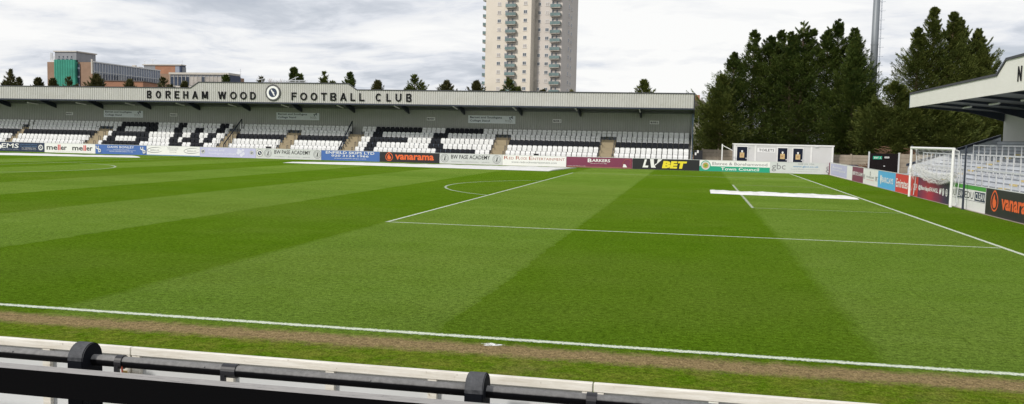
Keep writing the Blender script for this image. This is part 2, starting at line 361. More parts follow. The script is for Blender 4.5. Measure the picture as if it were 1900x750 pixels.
# ================================================================ ADVERTISING BOARDS
TF=lambda u,v,w=0:(u,YB-w,v)              # far side boards, facing -y
TR=lambda u,v,w=0:(XB-w,-u,v)             # goal end boards, facing -x (u=-y)
def board(T,u0,u1,m,label,h=.92,th=.035,bands=()):
    b=MB(); c=lambda u,v,w:T(u,v,w)
    b.box(u0+.012,u1-.012,0,h,-th,0,0,T=lambda u,v,w:T(u,v,w))
    # box() args are x,y,z -> u,v,w
    b.box(u0+.012,u1-.012,h,h+.03,-th-.01,.012,1,T=lambda u,v,w:T(u,v,w))
    for (v0,v1,a0,a1,mi) in bands: b.box(u0+.012+a0*(u1-u0),u0-.012+a1*(u1-u0),v0,v1,.0005,.003,mi,T=lambda u,v,w:T(u,v,w))
    for k in range(3):
        uu=u0+.3+(u1-u0-.6)*k/2; b.box(uu-.03,uu+.03,0,h-.1,-th-.06,-th-.002,1,T=lambda u,v,w:T(u,v,w))
    return b
def mkboard(T,u0,u1,mats,label,h=.92,bands=(),cat='advertising board'):
    if isinstance(mats,str): mats=[mats]
    o=board(T,u0,u1,mats[0],label,h,bands=bands).build('advertising_board',[mats[0],'grey_white']+list(mats[1:]),origin=T((u0+u1)/2,0,0))
    tag(o,label,cat,'advertising boards round the pitch'); return o
def ring(o,T,u,v,r,r0,m,name='emblem',w=.006):
    b=MB(); c=Vector(T(u,v,w)); U=Vector(T(u+1,v,w))-c; V=Vector(T(u,v+1,w))-c; b.disc(c,U,V,r,28,0,r0); return b.build(name,m,o,origin=c)
def disc(o,T,u,v,r,m,name='emblem',w=.008): return ring(o,T,u,v,r,0,m,name,w)
def badge(o,T,u,v,r,w=.006,name='club_badge'):
    """white disc, dark ring, dark ball with a pale slash"""
    b=MB(); O=Vector(T(0,0,0)); c=lambda du,dv,dw:Vector(T(u+du,v+dv,w+dw)); C=c(0,0,0); U=c(1,0,0)-C; V=c(0,1,0)-C
    b.disc(c(0,0,0),U,V,r,28,0); b.disc(c(0,0,.004),U,V,r*.96,28,1,r*.86); b.disc(c(0,0,.004),U,V,r*.58,24,2)
    b.poly([c(-.30*r,.34*r,.008),c(-.16*r,.42*r,.008),c(.30*r,-.34*r,.008),c(.16*r,-.42*r,.008)],0)
    b.poly([c(-.1*r,.05*r,.009),c(.02*r,.15*r,.009),c(.22*r,.02*r,.009),c(.05*r,-.08*r,.009)],0)
    return b.build(name,['white_clean','black','navy'],o,origin=C)
XF=lambda px,py=300: float(aY(px,py,YB)[0])
ed=[-12,82.6,177,272,371,474.6,596,704.5,815.5,932,1050.7,1173.4,1297.7,1428.7,1562.8]
yb=[283,285,287.5,290,292,294.5,297,299,302,305.5,309,313,317,321,325.5]
E=[XF(p,q-8) for p,q in zip(ed,yb)]; E[-1]=XB-.05
H=.92
def sub(i,px): # pixel column -> u on board i
    return XF(px,300)
t=lambda o,s,p0,p1,v0,v1,m,bold=.0,w=.006,shear=0,name='lettering': text(name,s,TF,XF(p0),XF(p1),v0,v1,m,o,bold,w,0,shear)
# 0 EMS
o=mkboard(TF,E[0],E[1],'navy','dark blue board reading EMS beside the white meller board')
t(o,'EMS',3,35,.34,.80,'white_clean',.012,shear=.15); t(o,'Your medical partner',38,69,.66,.76,'ltblue_text'); t(o,'for corporate events',38,69,.48,.58,'ltblue_text'); t(o,'Tel: 020 8953 7253',41,67,.32,.41,'white'); t(o,'www.ems-events.co.uk',40,68,.20,.26,'white'); t(o,'EVENT MEDICAL SERVICES',4,35,.18,.22,'white')
badge(o,TF,XF(76),.46,.30); disc(o,TF,XF(0),.45,.22,'white_clean')
# 1 meller
o=mkboard(TF,E[1],E[2],'white_clean','white board reading meller twice with red double l')
for a in (0,47.5):
    t(o,'me',87+a,107+a,.26,.62,'black',.02); t(o,'er',113.3+a,124.5+a,.26,.62,'black',.02)
    b=MB()
    for q in (107.8,110.8): b.box(XF(q+a),XF(q+a+1.9),.24,.80,.006,.007,0,T=lambda u,v,w:TF(u,v,w))
    b.build('red_bars','red',o)
t(o,'property and facilities services',100,170,.09,.14,'grey_text')
# 2 Davis Bonley
o=mkboard(TF,E[2],E[3],'blue','mid blue board reading DAVIS BONLEY in white')
t(o,'DAVIS BONLEY',200,249,.60,.82,'white_clean',.004); t(o,'Chartered Accountants',210,240,.44,.51,'white'); t(o,'www.davisbonley.co.uk',203,247,.20,.33,'white_clean')
for q in (183,265.5):
    b=MB(); c=XF(q); b.path([TF(c-.22,.78,.02),TF(c-.22,.55,.02),TF(c,.46,.02),TF(c+.02,.78,.02)],.05,6); b.path([TF(c+.02,.55,.02),TF(c+.05,.18,.02),TF(c+.25,.2,.02),TF(c+.25,.42,.02),TF(c+.05,.46,.02)],.05,6); b.build('emblem','white_clean',o)
b=MB(); b.box(XF(198),XF(252),.385,.40,.006,.007,0,T=lambda u,v,w:TF(u,v,w)); b.build('rule','white_clean',o)
# 3 Biello
o=mkboard(TF,E[3],E[4],['white_clean','ltblue_text'],'white board with two grey swoosh ellipses around small lettering',bands=((0,.07,0,1,2),))
for q in (287.5,356):
    c=XF(q); b=MB()
    for k in range(30):
        a0=.5+k*.18; a1=a0+.19; th=.02+.05*abs(math.sin(k/30*math.pi))
        P=lambda a,r:TF(c+(.86-r*.6)*math.cos(a),.52+(.27-r)*math.sin(a)+.04*math.cos(a),.006)
        b.quad(P(a0,0),P(a1,0),P(a1,th),P(a0,th))
    b.build('emblem','grey_text',o); t(o,'BIELLO',q-8,q+8,.43,.58,'grey_text')
for k,(s,v) in enumerate([('BIELLO LTD',.74),('ASPHALTING SPECIALISTS',.62),('CONTRACTORS',.50),('TEL 01707',.30)]): t(o,s,311+3*(k>1),331-3*(k>1),v,v+.07,'grey_text')
# 4 lilac college board
o=mkboard(TF,E[4],E[5],'lilac','pale lilac board with faint college lettering and one small badge')
t(o,'Barnet and',387,416,.56,.78,'lilac_text',.01); t(o,'Southgate College',387,438,.22,.44,'lilac_text',.01)
b=MB(); c=XF(448)
for (du,v,r) in ((-.3,.72,.14),(.15,.72,.12),(-.35,.45,.16),(.2,.40,.15),(0,.25,.16),(-.1,.58,.16)): b.disc(TF(c+du,v,.006+du*.002),(1,0,0),(0,0,1),r,12)
b.build('emblem','lilac_text',o); badge(o,TF,XF(376.5),.52,.22); badge(o,TF,XF(467),.50,.2)
# 5 BW PASE ACADEMY
def pase(i,p0,label,extra):
    o=mkboard(TF,E[i],E[i+1],'grey_white',label); a,c=p0
    t(o,'BW PASE ACADEMY',a,c,.46,.82,'black',.012); t(o,'FOOTBALL  -  EDUCATION  -  SPORTS',a+1,c-1,.17,.24,'grey_text')
    for q in (a-12,c+12.5):
        ring(o,TF,XF(q),.5,.38,.34,'grey_text'); ring(o,TF,XF(q),.5,.26,.23,'grey_text')
        b=MB(); u=XF(q); b.poly([TF(u-.07,.32,.009),TF(u+.05,.32,.009),TF(u+.09,.66,.009),TF(u+.02,.7,.009),TF(u-.02,.5,.009)]); b.build('emblem','black',o)
    if extra: badge(o,TF,XF(482),.50,.36)
pase(5,(509,576),'pale grey BW PASE ACADEMY board beside the lilac board',1)
# 6 Enfield skips
o=mkboard(TF,E[6],E[7],'blue','bright blue board with white skip hire name and phone number')
t(o,'ENFIELD SKIPS LTD',604.5,694.5,.62,.86,'white_clean',.012); t(o,'020 3124 1966',615,684,.36,.55,'white_clean',.01); t(o,'www.enfield-skips.com',620,679,.15,.26,'white_clean')
# 7 vanarama
def flame(o,T,u,v,r,ru=None):
    ru=ru or r; b=MB(); O=[];I=[]
    for k in range(28):
        a=2*math.pi*k/28+math.pi/2; s=1+.22*max(0,math.sin(a))**6
        O.append(T(u+ru*math.cos(a),v+r*math.sin(a)*s,.006)); I.append(T(u+ru*.84*math.cos(a),v+r*.84*math.sin(a)*s,.006))
    for k in range(28): j=(k+1)%28; b.quad(O[k],O[j],I[j],I[k])
    b.poly([T(u+ru*x,v+r*y,.007) for x,y in ((-.1,-.66),(.25,-.6),(.46,-.38),(.5,-.08),(.36,.2),(.12,.3),(.1,.62),(-.12,.78),(-.3,.45),(-.46,.2),(-.5,-.15),(-.36,-.52))])
    return b.build('flame_emblem','orange',o)
o=mkboard(TF,E[7],E[8],'black','black vanarama board with orange flame on the far side')
flame(o,TF,XF(722),.46,.36); t(o,'vanarama',733,805,.24,.70,'orange',.03)
pase(8,(837,909),'pale grey BW PASE ACADEMY board beside the black vanarama board',0)
o=mkboard(TF,E[9],E[10],'white_clean','white RED ROCK ENTERTAINMENT board beside the maroon board')
t(o,'R',935,943.5,.54,.84,'rust_text'); t(o,'ED',944.5,953,.54,.76,'rust_text'); t(o,'R',957,965,.54,.84,'rust_text'); t(o,'OCK',966,978,.54,.76,'rust_text'); t(o,'E',981.5,988,.54,.84,'rust_text'); t(o,'NTERTAINMENT',989,1048,.54,.76,'rust_text')
t(o,'www.redrockentertainment.com',949,1033,.24,.42,'grey_text')
o=mkboard(TF,E[10],E[11],'maroon','maroon board reading BARKERS with a dog outline')
t(o,'B',1090.5,1098,.48,.80,'white_clean',.02); t(o,'ARKERS',1098.5,1132,.52,.78,'white_clean',.02); t(o,'Distributors since 1880',1096,1126,.36,.42,'white'); t(o,'www.barkers.co.uk',1053,1087,.12,.17,'white')
b=MB(); u=XF(1163.5)
b.path([TF(u-.38,.36,.012),TF(u-.32,.56,.012),TF(u-.16,.78,.012),TF(u+.12,.82,.012),TF(u+.32,.70,.012),TF(u+.36,.5,.012),TF(u+.25,.46,.012),TF(u+.32,.2,.012)],.02,5); b.build('dog_outline','rust_text',o)
b=MB(); b.poly([TF(u-.36,.12,.007),TF(u-.3,.40,.007),TF(u-.12,.36,.007),TF(u+.02,.12,.007)]); b.build('dog_chest','white_clean',o)
b=MB(); b.box(E[10]+.1,E[11]-.1,.055,.075,.006,.007,0,T=lambda u,v,w:TF(u,v,w)); b.build('rule','gold',o)
o=mkboard(TF,E[11],E[12],'black','black board reading LV in white and BET in yellow')
t(o,'L',1192.5,1202.5,.16,.86,'white_clean',.05,shear=.25)
b=MB(); u0,u1=XF(1206),XF(1229)
b.poly([TF(u0,.90,.006),TF(u0+.32,.90,.006),TF(u0+.36,.42,.006),TF(u0+.52,.16,.006),TF(u0+.12,.16,.006)]); b.poly([TF(u0+.40,.30,.0065),TF(u1,.90,.0065),TF(u1-.38,.90,.0065),TF(u0+.60,.55,.0065),TF(u0+.42,.45,.0065)]); b.build('lettering','white_clean',o)
t(o,'BET',1228.5,1272,.14,.76,'yellow',.06,shear=.2)
o=mkboard(TF,E[12],E[13],['white_clean','teal'],'white and green Town Council board with round crest',h=.92,bands=((.0,.43,0,1,2),))
t(o,'Elstree & Borehamwood',1322,1424,.54,.78,'teal'if 0 else 'grey_text',.004); t(o,'Town Council',1338,1409,.10,.36,'white_clean',.012)
c=XF(1309.5); ring(o,TF,c,.47,.42,0,'teal',w=.007); ring(o,TF,c,.47,.36,0,'grey_white',w=.009); ring(o,TF,c,.47,.25,0,'gold',w=.011); 
b=MB()
for k in range(5): a=k*1.257; b.poly([TF(c+.2*math.cos(a),.47+.2*math.sin(a),.014),TF(c+.09*math.cos(a+.5),.47+.09*math.sin(a+.5),.014),TF(c,.47,.014),TF(c+.09*math.cos(a-.5),.47+.09*math.sin(a-.5),.014)])
b.build('emblem','green_band',o)
o=mkboard(TF,E[13],E[14],'grey_white','pale grey board reading gbc at both ends')
for a in (1432.5,1533): t(o,'gbc',a,a+25.5,.14,.84,'grey_text',0)
t(o,'0208 203 1354',1481,1511,.76,.86,'grey_text'); t(o,'www.gbci.co.uk',1472,1519.5,.48,.68,'ltblue_text',.01); t(o,'General Builders and Contractors',1468,1522,.34,.40,'grey_text'); t(o,'all building work undertaken',1473,1518,.16,.20,'grey_text')
# ---- goal end boards
pe=[1563.5,1581.4,1601.5,1628.7,1661,1702.6,1760.5,1786.3,1827.4,1930,2060]
pb_=[326,331,337.5,346.5,356,367.5,384,391.8,402.5,432,470]
U=[-float(aX(a,c-10,XB)[1]) for a,c in zip(pe,pb_)]; U[0]=-YB+.06
hR=1.0
cat='advertising board'
def rb(i,mats,label,bands=()): return mkboard(TR,U[i],U[i+1],mats,label,h=hR,bands=bands)
def tr(o,s,i,f0,f1,v0,v1,m,bold=.0,name='lettering',w=.006): return text(name,s,TR,U[i]+(U[i+1]-U[i])*f0,U[i]+(U[i+1]-U[i])*f1,v0,v1,m,o,bold,w)
o=rb(0,['white_clean','lilac','maroon'],'white and lilac board in the far right corner of the pitch',bands=((.05,.95,.1,.8,2),(0,1,0,.06,3)))
tr(o,'Southgate',0,.18,.72,.38,.55,'white_clean'); tr(o,'Barnet',0,.18,.6,.62,.8,'white_clean')
o=rb(1,['maroon','lilac_text'],'narrow maroon board with white capitals near the far corner'); tr(o,'BERTIE GAMI',1,.05,.95,.42,.66,'white_clean',.02)
o=rb(2,'white_clean','white board with faint red and grey print beside the sky blue board')
ring(o,TR,(U[2]+U[3])/2,.72,.14,.08,'grey_text'); tr(o,'PITCHSIDE BAR',2,.25,.75,.42,.54,'grey_text'); tr(o,'open every match day',2,.25,.75,.28,.34,'red'); tr(o,'BWFC',2,.02,.14,.3,.6,'grey_text'); tr(o,'BWFC',2,.84,.97,.3,.6,'grey_text')
o=rb(3,'cyan','sky blue board reading BARCLAYS in white'); tr(o,'BARCLAYS',3,.27,.88,.34,.66,'white_clean',.025)
b=MB(); u=U[3]+(U[4]-U[3])*.19; b.poly([TR(u-.2,.78,.006),TR(u-.02,.7,.006),TR(u+.18,.78,.006),TR(u+.26,.5,.006),TR(u+.12,.28,.006),TR(u,.18,.006),TR(u-.12,.28,.006),TR(u-.26,.5,.006)]); b.build('emblem','white_clean',o)
o=rb(4,'red','red board reading Emirates behind the goal post'); tr(o,'Emirates',4,.04,.58,.26,.74,'white_clean',.02); tr(o,'FA',4,.62,.74,.26,.74,'white_clean',.02); tr(o,'CUP',4,.80,.97,.3,.64,'white_clean',.02)
pm,pt_,pb=nt('print_purple_red'); sp=N(pt_,'ShaderNodeSeparateXYZ'); L(pt_,pos(pt_),sp.inputs[0]); uy=mth(pt_,'ABSOLUTE',mth(pt_,'SUBTRACT',sp.outputs[1],-(U[5]*.62+U[6]*.38)))
L(pt_,ramp(pt_,mth(pt_,'ADD',mth(pt_,'DIVIDE',uy,3.2),mth(pt_,'MULTIPLY',mth(pt_,'SUBTRACT',noise(pt_,pos(pt_),1.2),.5),.35)),[(.0,(.42,.02,.05)),(.35,(.22,.015,.06)),(.8,(.045,.02,.06)),(1,(.02,.02,.045))]),pb.inputs['Base Color']); pb.inputs['Roughness'].default_value=.5; M['purple']=pm
o=rb(5,'purple','dark purple board fading to red with a white handle and icons'); tr(o,'@BarclaysFAWSL',5,.02,.68,.34,.62,'white_clean',.03)
uu=lambda f:U[5]+(U[6]-U[5])*f
b=MB(); u=uu(.74); b.poly([TR(u-.16,.40,.006),TR(u+.02,.36,.006),TR(u+.17,.5,.006),TR(u+.2,.64,.006),TR(u+.04,.66,.006),TR(u-.02,.56,.006),TR(u-.18,.66,.006),TR(u-.16,.5,.006)]); b.build('bird_icon','white_clean',o)
ring(o,TR,uu(.825),.5,.17,.0,'white_clean'); tr(o,'f',5,.815,.836,.38,.62,'navy',.02,w=.012); ring(o,TR,uu(.925),.5,.17,.12,'white_clean'); ring(o,TR,uu(.925),.5,.075,.03,'white_clean')
for i,lb in ((6,'white board with green top half hidden behind the dark goal stanchion'),(7,'white board with green top reading EDU CLEAN next to the black vanarama board')):
    o=rb(i,['white_clean','green_band','navy'],lb,bands=((.83,.998,0,1,2),(.42,.78,.52,.985,3)))
    tr(o,'EDU',i,.07,.47,.46,.74,'black',.0); tr(o,'CLEAN',i,.55,.97,.47,.74,'white_clean',.01)
    b=MB(); b.box(U[i]+.06,U[i+1]-.06,.385,.40,.006,.007,0,T=lambda u,v,w:TR(u,v,w)); b.build('rule','grey_text',o)
o=rb(8,'black','black vanarama board with orange flame at the right edge'); flame(o,TR,float(-aX(1845,382,XB)[1]),.53,.36,.42)
uA=float(-aX(1857.5,390,XB)[1]); UB=float(-aX(1928,400,XB)[1]); text('lettering','vanarama',TR,uA,UB-.1,.30,.70,'orange',o,.03)
U[9]=UB+.3 if U[9]<UB+.3 else U[9]
# ================================================================ GOAL
def goal():
    g=empty('football_goal',(2.86,33,0)); tag(g,'white portable goal with gathered net pushed back against the boards','goal')
    x=2.86; y0,y1=29.30,36.62; r=.06; h=2.44
    for y in (y0,y1): b=MB(); b.tube((x,y,0),(x,y,h+r),r,seg=14); b.build('goal_post','white_clean',g,smooth=False)
    b=MB(); b.tube((x,y0-r,h),(x,y1+r,h),r*.98,seg=14); b.build('crossbar','white_clean',g)
    # rear frame
    b=MB()
    for y in (y0,y1): b.path([(x,y,h-.02),(x+.22,y,h-.08),(x+.30,y,h*.55),(x+.2,y,.08)],.02,6)
    b.build('side_frame','galv',g)
    # hanging net: a sparse mesh of cords from the crossbar to the gathered swag
    b=MB(); n=62; sag=lambda s:1.62-.16*s-.22*math.sin(math.pi*s)
    def P(s,v): # s along y from far(1)->near(0) ; v 0 top..1 bottom
        y=y1+(y0-y1)*s; zt=h-.02; zb=sag(s); return (x+.12+.12*math.sin(v*2.6)+.02*math.sin(s*40),y,zt+(zb-zt)*v)
    for i in range(n+1): b.path([P(i/n,v) for v in (0,.33,.66,1)],.0045,3)
    for j in range(7): b.path([P(s,j/6) for s in np.linspace(0,1,24)],.005,3)
    b.build('net',['white'],g)
    # gathered swag: many crumpled folds of net
    b=MB(); r_=random.Random(4)
    for k in range(260):
        s=r_.random(); L_=r_.uniform(.06,.2); zc=r_.uniform(-.5,.02); dx=r_.uniform(.0,.3); pts=[]
        for q in np.linspace(s-L_,s+L_,9):
            q=min(max(q,0),1); pts.append((x+.06+dx+.03*math.sin(q*60+k),y1+(y0-y1)*q,sag(q)+zc*(.55+.45*math.sin(math.pi*q))+.035*math.sin(q*45+k*1.7)))
        b.path(pts,r_.uniform(.0025,.005),3)
    for k in range(230):
        s=r_.random(); z0=sag(s)+r_.uniform(-.1,.04); z1=z0-r_.uniform(.1,.42)*(.6+.4*math.sin(math.pi*s)); y=y1+(y0-y1)*s; xx=x+.06+r_.uniform(0,.3)
        b.path([(xx,y,z0),(xx+.03,y+r_.uniform(-.15,.15),(z0+z1)/2),(xx,y+r_.uniform(-.2,.2),z1)],r_.uniform(.0025,.0045),3)
    for yy,zz in ((y0+.08,1.3),(y1-.08,1.35)):     # knots tied round the posts
        for k in range(30): a=r_.uniform(0,6.28); b.path([(x+.02,yy,zz+r_.uniform(-.1,.1)),(x+.1*math.cos(a),yy+.14*math.sin(a),zz+r_.uniform(-.25,.2)),(x+.14,yy+r_.uniform(-.2,.2),zz+r_.uniform(-.5,.1))],.005,3)
    b.build('gathered_net',['white'],g)
goal()
for y,lb in ((28.0,'dark slim net stanchion nearer the camera, beside the EDU CLEAN board'),(37.05,'dark slim net stanchion just left of the far goal post')):
    b=MB(); b.box(-.06,.06,-.06,.06,0,.03,0,T=lambda a,c,d:(2.98+a,y+c,d)); b.tube((2.98,y,0),(2.98,y,2.58),.045,.035,10); tag(b.build('net_stanchion','navy_steel',origin=(2.98,y,0)),lb,'stanchion','net stanchions behind the goal')
# ================================================================ NEAR SIDE: hoarding, barrier, posts
YH=-5.22; ZH=1.0; M['nosing_grey']=mat('nosing_grey',(.18,.18,.18),.7)
def X_at(px,py,z=1.): return float(aZ(px,py,z)[0])
jx=[X_at(237,648),X_at(1099,716)]; W_=jx[1]-jx[0]; joints=[jx[0]-W_,jx[0],jx[1],jx[1]+W_]
vb=[X_at(65,640),X_at(417,664),X_at(603,680),X_at(799,692),X_at(1325,735)]
for k in range(3):
    a,c=joints[k]+.004,joints[k+1]-.004
    lb=['white timber-framed hoarding panel nearest the bottom left corner','long white timber-framed hoarding panel spanning between two joints at bottom centre','white timber-framed hoarding panel at bottom right behind the rail end'][k]
    h=empty('hoarding_panel',((a+c)/2,YH,0)); tag(h,lb,'hoarding','white hoarding panels along the near touchline')
    b=MB(); b.box(a,c,YH+.012,YH+.025,.03,ZH-.002); b.build('panel','grey_white',h)
    b=MB(); b.box(a,c,YH-.030,YH+.010,ZH-.052,ZH+.004); o=b.build('top_rail','timber_white',h)
    bm=bmesh.new(); bm.from_mesh(o.data); bmesh.ops.bevel(bm,geom=bm.edges[:],offset=.003,segments=1,affect='EDGES'); bm.to_mesh(o.data); bm.free()
    b=MB(); b.box(a,c,YH-.03,YH+.010,.03,.10); b.build('bottom_rail','timber_white',h)
    for x in vb+[a+.035,c-.035]:
        if a<=x<=c:
            b=MB(); b.box(x-.03,x+.03,YH-.026,YH+.010,.102,ZH-.054); b.build('batten','timber_white',h)
for x in joints[1:3]:
    pass
# round rail with couplers
b=MB(); TY,TZ=-5.545,.985
bx=empty('pipe_rail',(-9,TY,TZ)); tag(bx,'black painted pipe rail running through the rounded posts','rail')
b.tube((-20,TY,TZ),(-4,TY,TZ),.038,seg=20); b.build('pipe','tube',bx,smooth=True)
def cx(px,py): return float(aY(px,py,TY)[0])
for q,wd in ((225,.05),(428,.10),(1098,.06)):
    x=cx(q,675+.08*(q-225)); b=MB(); b.tube((x-wd/2,TY,TZ),(x+wd/2,TY,TZ),.047,seg=20); b.box(x-wd/2,x-wd/2+.03,TY-.045,TY-.02,TZ-.085,TZ-.02); b.build('coupler','black',bx)
for q,py in ((384,680),(30,652),(690,706)):
    x=cx(q,py); b=MB(); b.tube((x,TY-.03,TZ+.018),(x,TY-.039,TZ+.024),.0055,seg=8); b.build('screw','nosing_grey',bx)
M['rust']=mat('rust_red',(.30,.06,.03),.8)
for q,py in ((231,668),(1104,748)):
    x=cx(q,py); b=MB(); b.tube((x,TY-.03,TZ-.02),(x+.012,TY-.04,TZ-.06),.006,seg=6); b.build('wire_tie','rust',bx)
for x in joints[1:3]:
    lt=MB(); lt.box(x-.05,x-.015,YH-.056,YH-.045,ZH-.26,ZH-.16); lt.tube((x-.09,YH-.06,ZH-.2),(x+.06,YH-.06,ZH-.205),.008,seg=8)
    o=lt.build('latch','gold',origin=(x,YH,ZH-.2)); tag(o,'small brass latch on the joint of the hoarding '+('near the left post' if x<-9 else 'right of the middle post'),'latch')
for (px,lb) in ((154,'black rounded post at left with rail passing through it'),(885,'black rounded post at bottom centre of the picture')):
    x=float(aY(px,650 if px<500 else 700,-5.58)[0]); hw=.058; hd=.105; prof=[(-hd,-.02),(hd,-.02)]+[(hd*math.cos(a),1.0+hd*math.sin(a)) for a in np.linspace(0,math.pi,15)]
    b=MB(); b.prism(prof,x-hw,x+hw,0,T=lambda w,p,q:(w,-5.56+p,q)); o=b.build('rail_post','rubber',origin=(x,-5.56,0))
    bm=bmesh.new(); bm.from_mesh(o.data); es=[e for e in bm.edges if abs(e.verts[0].co.x-e.verts[1].co.x)<1e-5]; bmesh.ops.bevel(bm,geom=es,offset=.006,segments=2,affect='EDGES'); bm.to_mesh(o.data); bm.free(); o.data.polygons.foreach_set('use_smooth',[False]*len(o.data.polygons))
    tag(o,lb,'post','rounded black posts')
    b=MB(); b.tube((x+.02,-5.56-hd-.004,.905),(x+.02,-5.56-hd-.014,.905),.008,seg=8); b.tube((x+.03,-5.56-hd-.004,.84),(x+.03,-5.56-hd-.014,.84),.006,seg=8); b.build('bolt','galv',o)
# square timber rail in front
b=MB(); n=160; r_=random.Random(2); x0,x1=-21,-5
for i in range(n):
    a=x0+(x1-x0)*i/n; c=x0+(x1-x0)*(i+1)/n
    if i==0: za=.985
    b.box(a,c,-5.885,-5.775,.815,.985) if False else None
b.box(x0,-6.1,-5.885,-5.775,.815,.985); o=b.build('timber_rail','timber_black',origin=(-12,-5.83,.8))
bm=bmesh.new(); bm.from_mesh(o.data); bmesh.ops.bevel(bm,geom=bm.edges[:],offset=.002,segments=1,affect='EDGES'); bm.to_mesh(o.data); bm.free()
tag(o,'thick square black timber rail with sky-lit grey top across the bottom left','rail')
# ================================================================ FAR STAND
XL,XR=-92.,-8.0; YF=67.2; YW=72.0; ZB,ZT,ZRZ=5.34,6.56,7.13
st=empty('grandstand',((XL+XR)/2,YF,0)); tag(st,'long low covered seating stand with club name letters on its pale ribbed fascia','stand')
def ribbed(x0,x1,z0,topf,y,pitch=.21,d=.035,flip=1):
    """box-profile cladding, facing -y"""
    b=MB(); x=x0; prof=[(0,0),(.62,0),(.70,1),(.92,1),(1,0)]
    while x<x1-1e-6:
        w=min(pitch,x1-x)
        for (a,p),(c,q) in zip(prof[:-1],prof[1:]):
            xa,xc=x+a*w,x+c*w; b.quad((xa,y+p*d,z0),(xc,y+q*d,z0),(xc,y+q*d,topf(xc)),(xa,y+p*d,topf(xa)))
        x+=w
    return b
def topf(x):
    if x<-55.9 or x>-38.8: return ZT
    if x<-55.0: return ZT+(ZRZ-ZT)*(x+55.9)/.9
    if x>-39.65: return ZT+(ZRZ-ZT)*(-38.8-x)/.85
    return ZRZ
fas=ribbed(XL,XR,ZB,topf,YF).build('fascia','steel_white',st,origin=(-50,YF,ZB))
b=MB()
pts=[(XL,ZT),(-55.9,ZT),(-55,ZRZ),(-39.65,ZRZ),(-38.8,ZT),(XR+.12,ZT)]
for (a,za),(c,zc) in zip(pts[:-1],pts[1:]):
    P=[(a,YF-.05,za),(c,YF-.05,zc),(c,YF+.12,zc),(a,YF+.12,za),(a,YF-.05,za+.09),(c,YF-.05,zc+.09),(c,YF+.12,zc+.09),(a,YF+.12,za+.09)]
    for q in ((3,2,1,0),(4,5,6,7),(0,1,5,4),(1,2,6,5),(2,3,7,6),(3,0,4,7)): b.poly([P[i] for i in q])
b.build('capping','capping',st)
b=MB(); b.box(XL,XR,YF-.03,YF+.12,ZB-.13,ZB-.003); b.build('eave_beam','navy_steel',st)
# roof sheet, slightly falling to the back
b=MB(); b.quad((XL,YF+.13,6.45),(XR,YF+.13,6.45),(XR,YW+.3,5.12),(XL,YW+.3,5.12)); b.quad((XL,YF+.13,6.38),(XL,YW+.3,5.03),(XR,YW+.3,5.03),(XR,YF+.13,6.38)); b.quad((XL,YF+.13,6.38),(XR,YF+.13,6.38),(XR,YF+.13,6.45),(XL,YF+.13,6.45))
b.build('roof','roof_grey',st)
b=MB(); 
for j in range(5): y=YF+.6+j*1.0; z=6.38-.27*(y-YF)-.02; b.box(XL,XR,y,y+.06,z-.16,z-.02)
b.build('purlins','soffit',st)
ribbed(XL,XR,.5,lambda x:5.06,YW,.21,.03).build('back_wall','cladding_back',st)
hx=[-12.74-5.63*k for k in range(14)]
for x in hx:
    b=MB(); prof=[(YF+.12,6.30),(YF+.12,6.0),(YW-1.2,4.85),(YW-.05,4.57),(YW-.05,5.03)]
    b.prism(prof,x-.07,x+.07,0,T=lambda w,p,q:(w,p,q)); b.build('roof_beam','navy_steel',st)
for (a,c,d,e_) in ((49.6,190,72,192.8),(140.8,190,159.4,193.4),(231.5,190.7,250.7,194.6),(326,191,342.7,195.3),(423,192.9,439,197.3),(521.9,194,536,198.3),(624,195,638,199.9),(730,196,742,200.7),(838.7,196.9,849.9,202),(950,198.3,959,204),(1065.4,199.3,1071.7,205),(1184.5,202,1189.5,207.5)):
    q0=aY(a,c,68.4); q1=aY(d,e_,69.9); xm_=(q0[0]+q1[0])/2; b=MB(); b.tube((xm_,68.4,q0[2]-.03),(xm_,69.9,q1[2]-.03),.06,seg=8); b.build('strip_light','white_clean',st)
b=MB()
for k in range(13):
    x=hx[0]+2.3-5.63*k*1.0; b.box(x-.22,x+.22,YF+.12,YF+.35,ZB-.05,ZB+.12)
b.build('gutter_boxes','white',st) if False else None
# right-hand end: gable cladding strip and steel column
b=MB(); b.prism([(YF,ZB-.13),(YF,ZT+.09),(YF+.14,ZT+.09),(YF+.14,6.47),(YW+.3,5.14),(YW+.3,4.9),(YF+2,5.2)],XR+.003,XR+.12,0,T=lambda w,p,q:(w,p,q)); b.build('gable_trim','capping',st)
b=MB()
for y in (YW-.25,): b.box(XR-.10,XR+.06,y,y+.2,0,5.0)
b.box(XR-.04,XR+.04,67.7,67.8,0,1.6); 
b.build('end_column','blue_steel',st)
b=MB(); b.prism([(67.62,.0),(67.62,.62),(YW,2.62),(YW,0)],XR-.14,XR-.02,0,T=lambda w,p,q:(w,p,q)); b.build('end_wall','concrete',st)
# end screen of the stand: ribbed cladding from the back wall forward (grey)
b=MB(); b.prism([(YW-1.9,1.9),(YW-1.9,3.0),(YW,4.2),(YW,2.6)],XR-.09,XR-.05,0,T=lambda w,p,q:(w,p,q)); b.build('end_screen','cladding_back',st)
# terracing
ROW0,RD,RH=68.3,.80,.485; FZ=lambda k:.52+RH*k; FY=lambda k:ROW0-.52+RD*k
b=MB()
for k in range(5):
    y1=FY(k+1) if k<4 else YW-.01
    b.box(XL,XR-.15,FY(k),y1,0 if k==0 else FZ(k-1),FZ(k))
b.build('terrace','concrete',st)
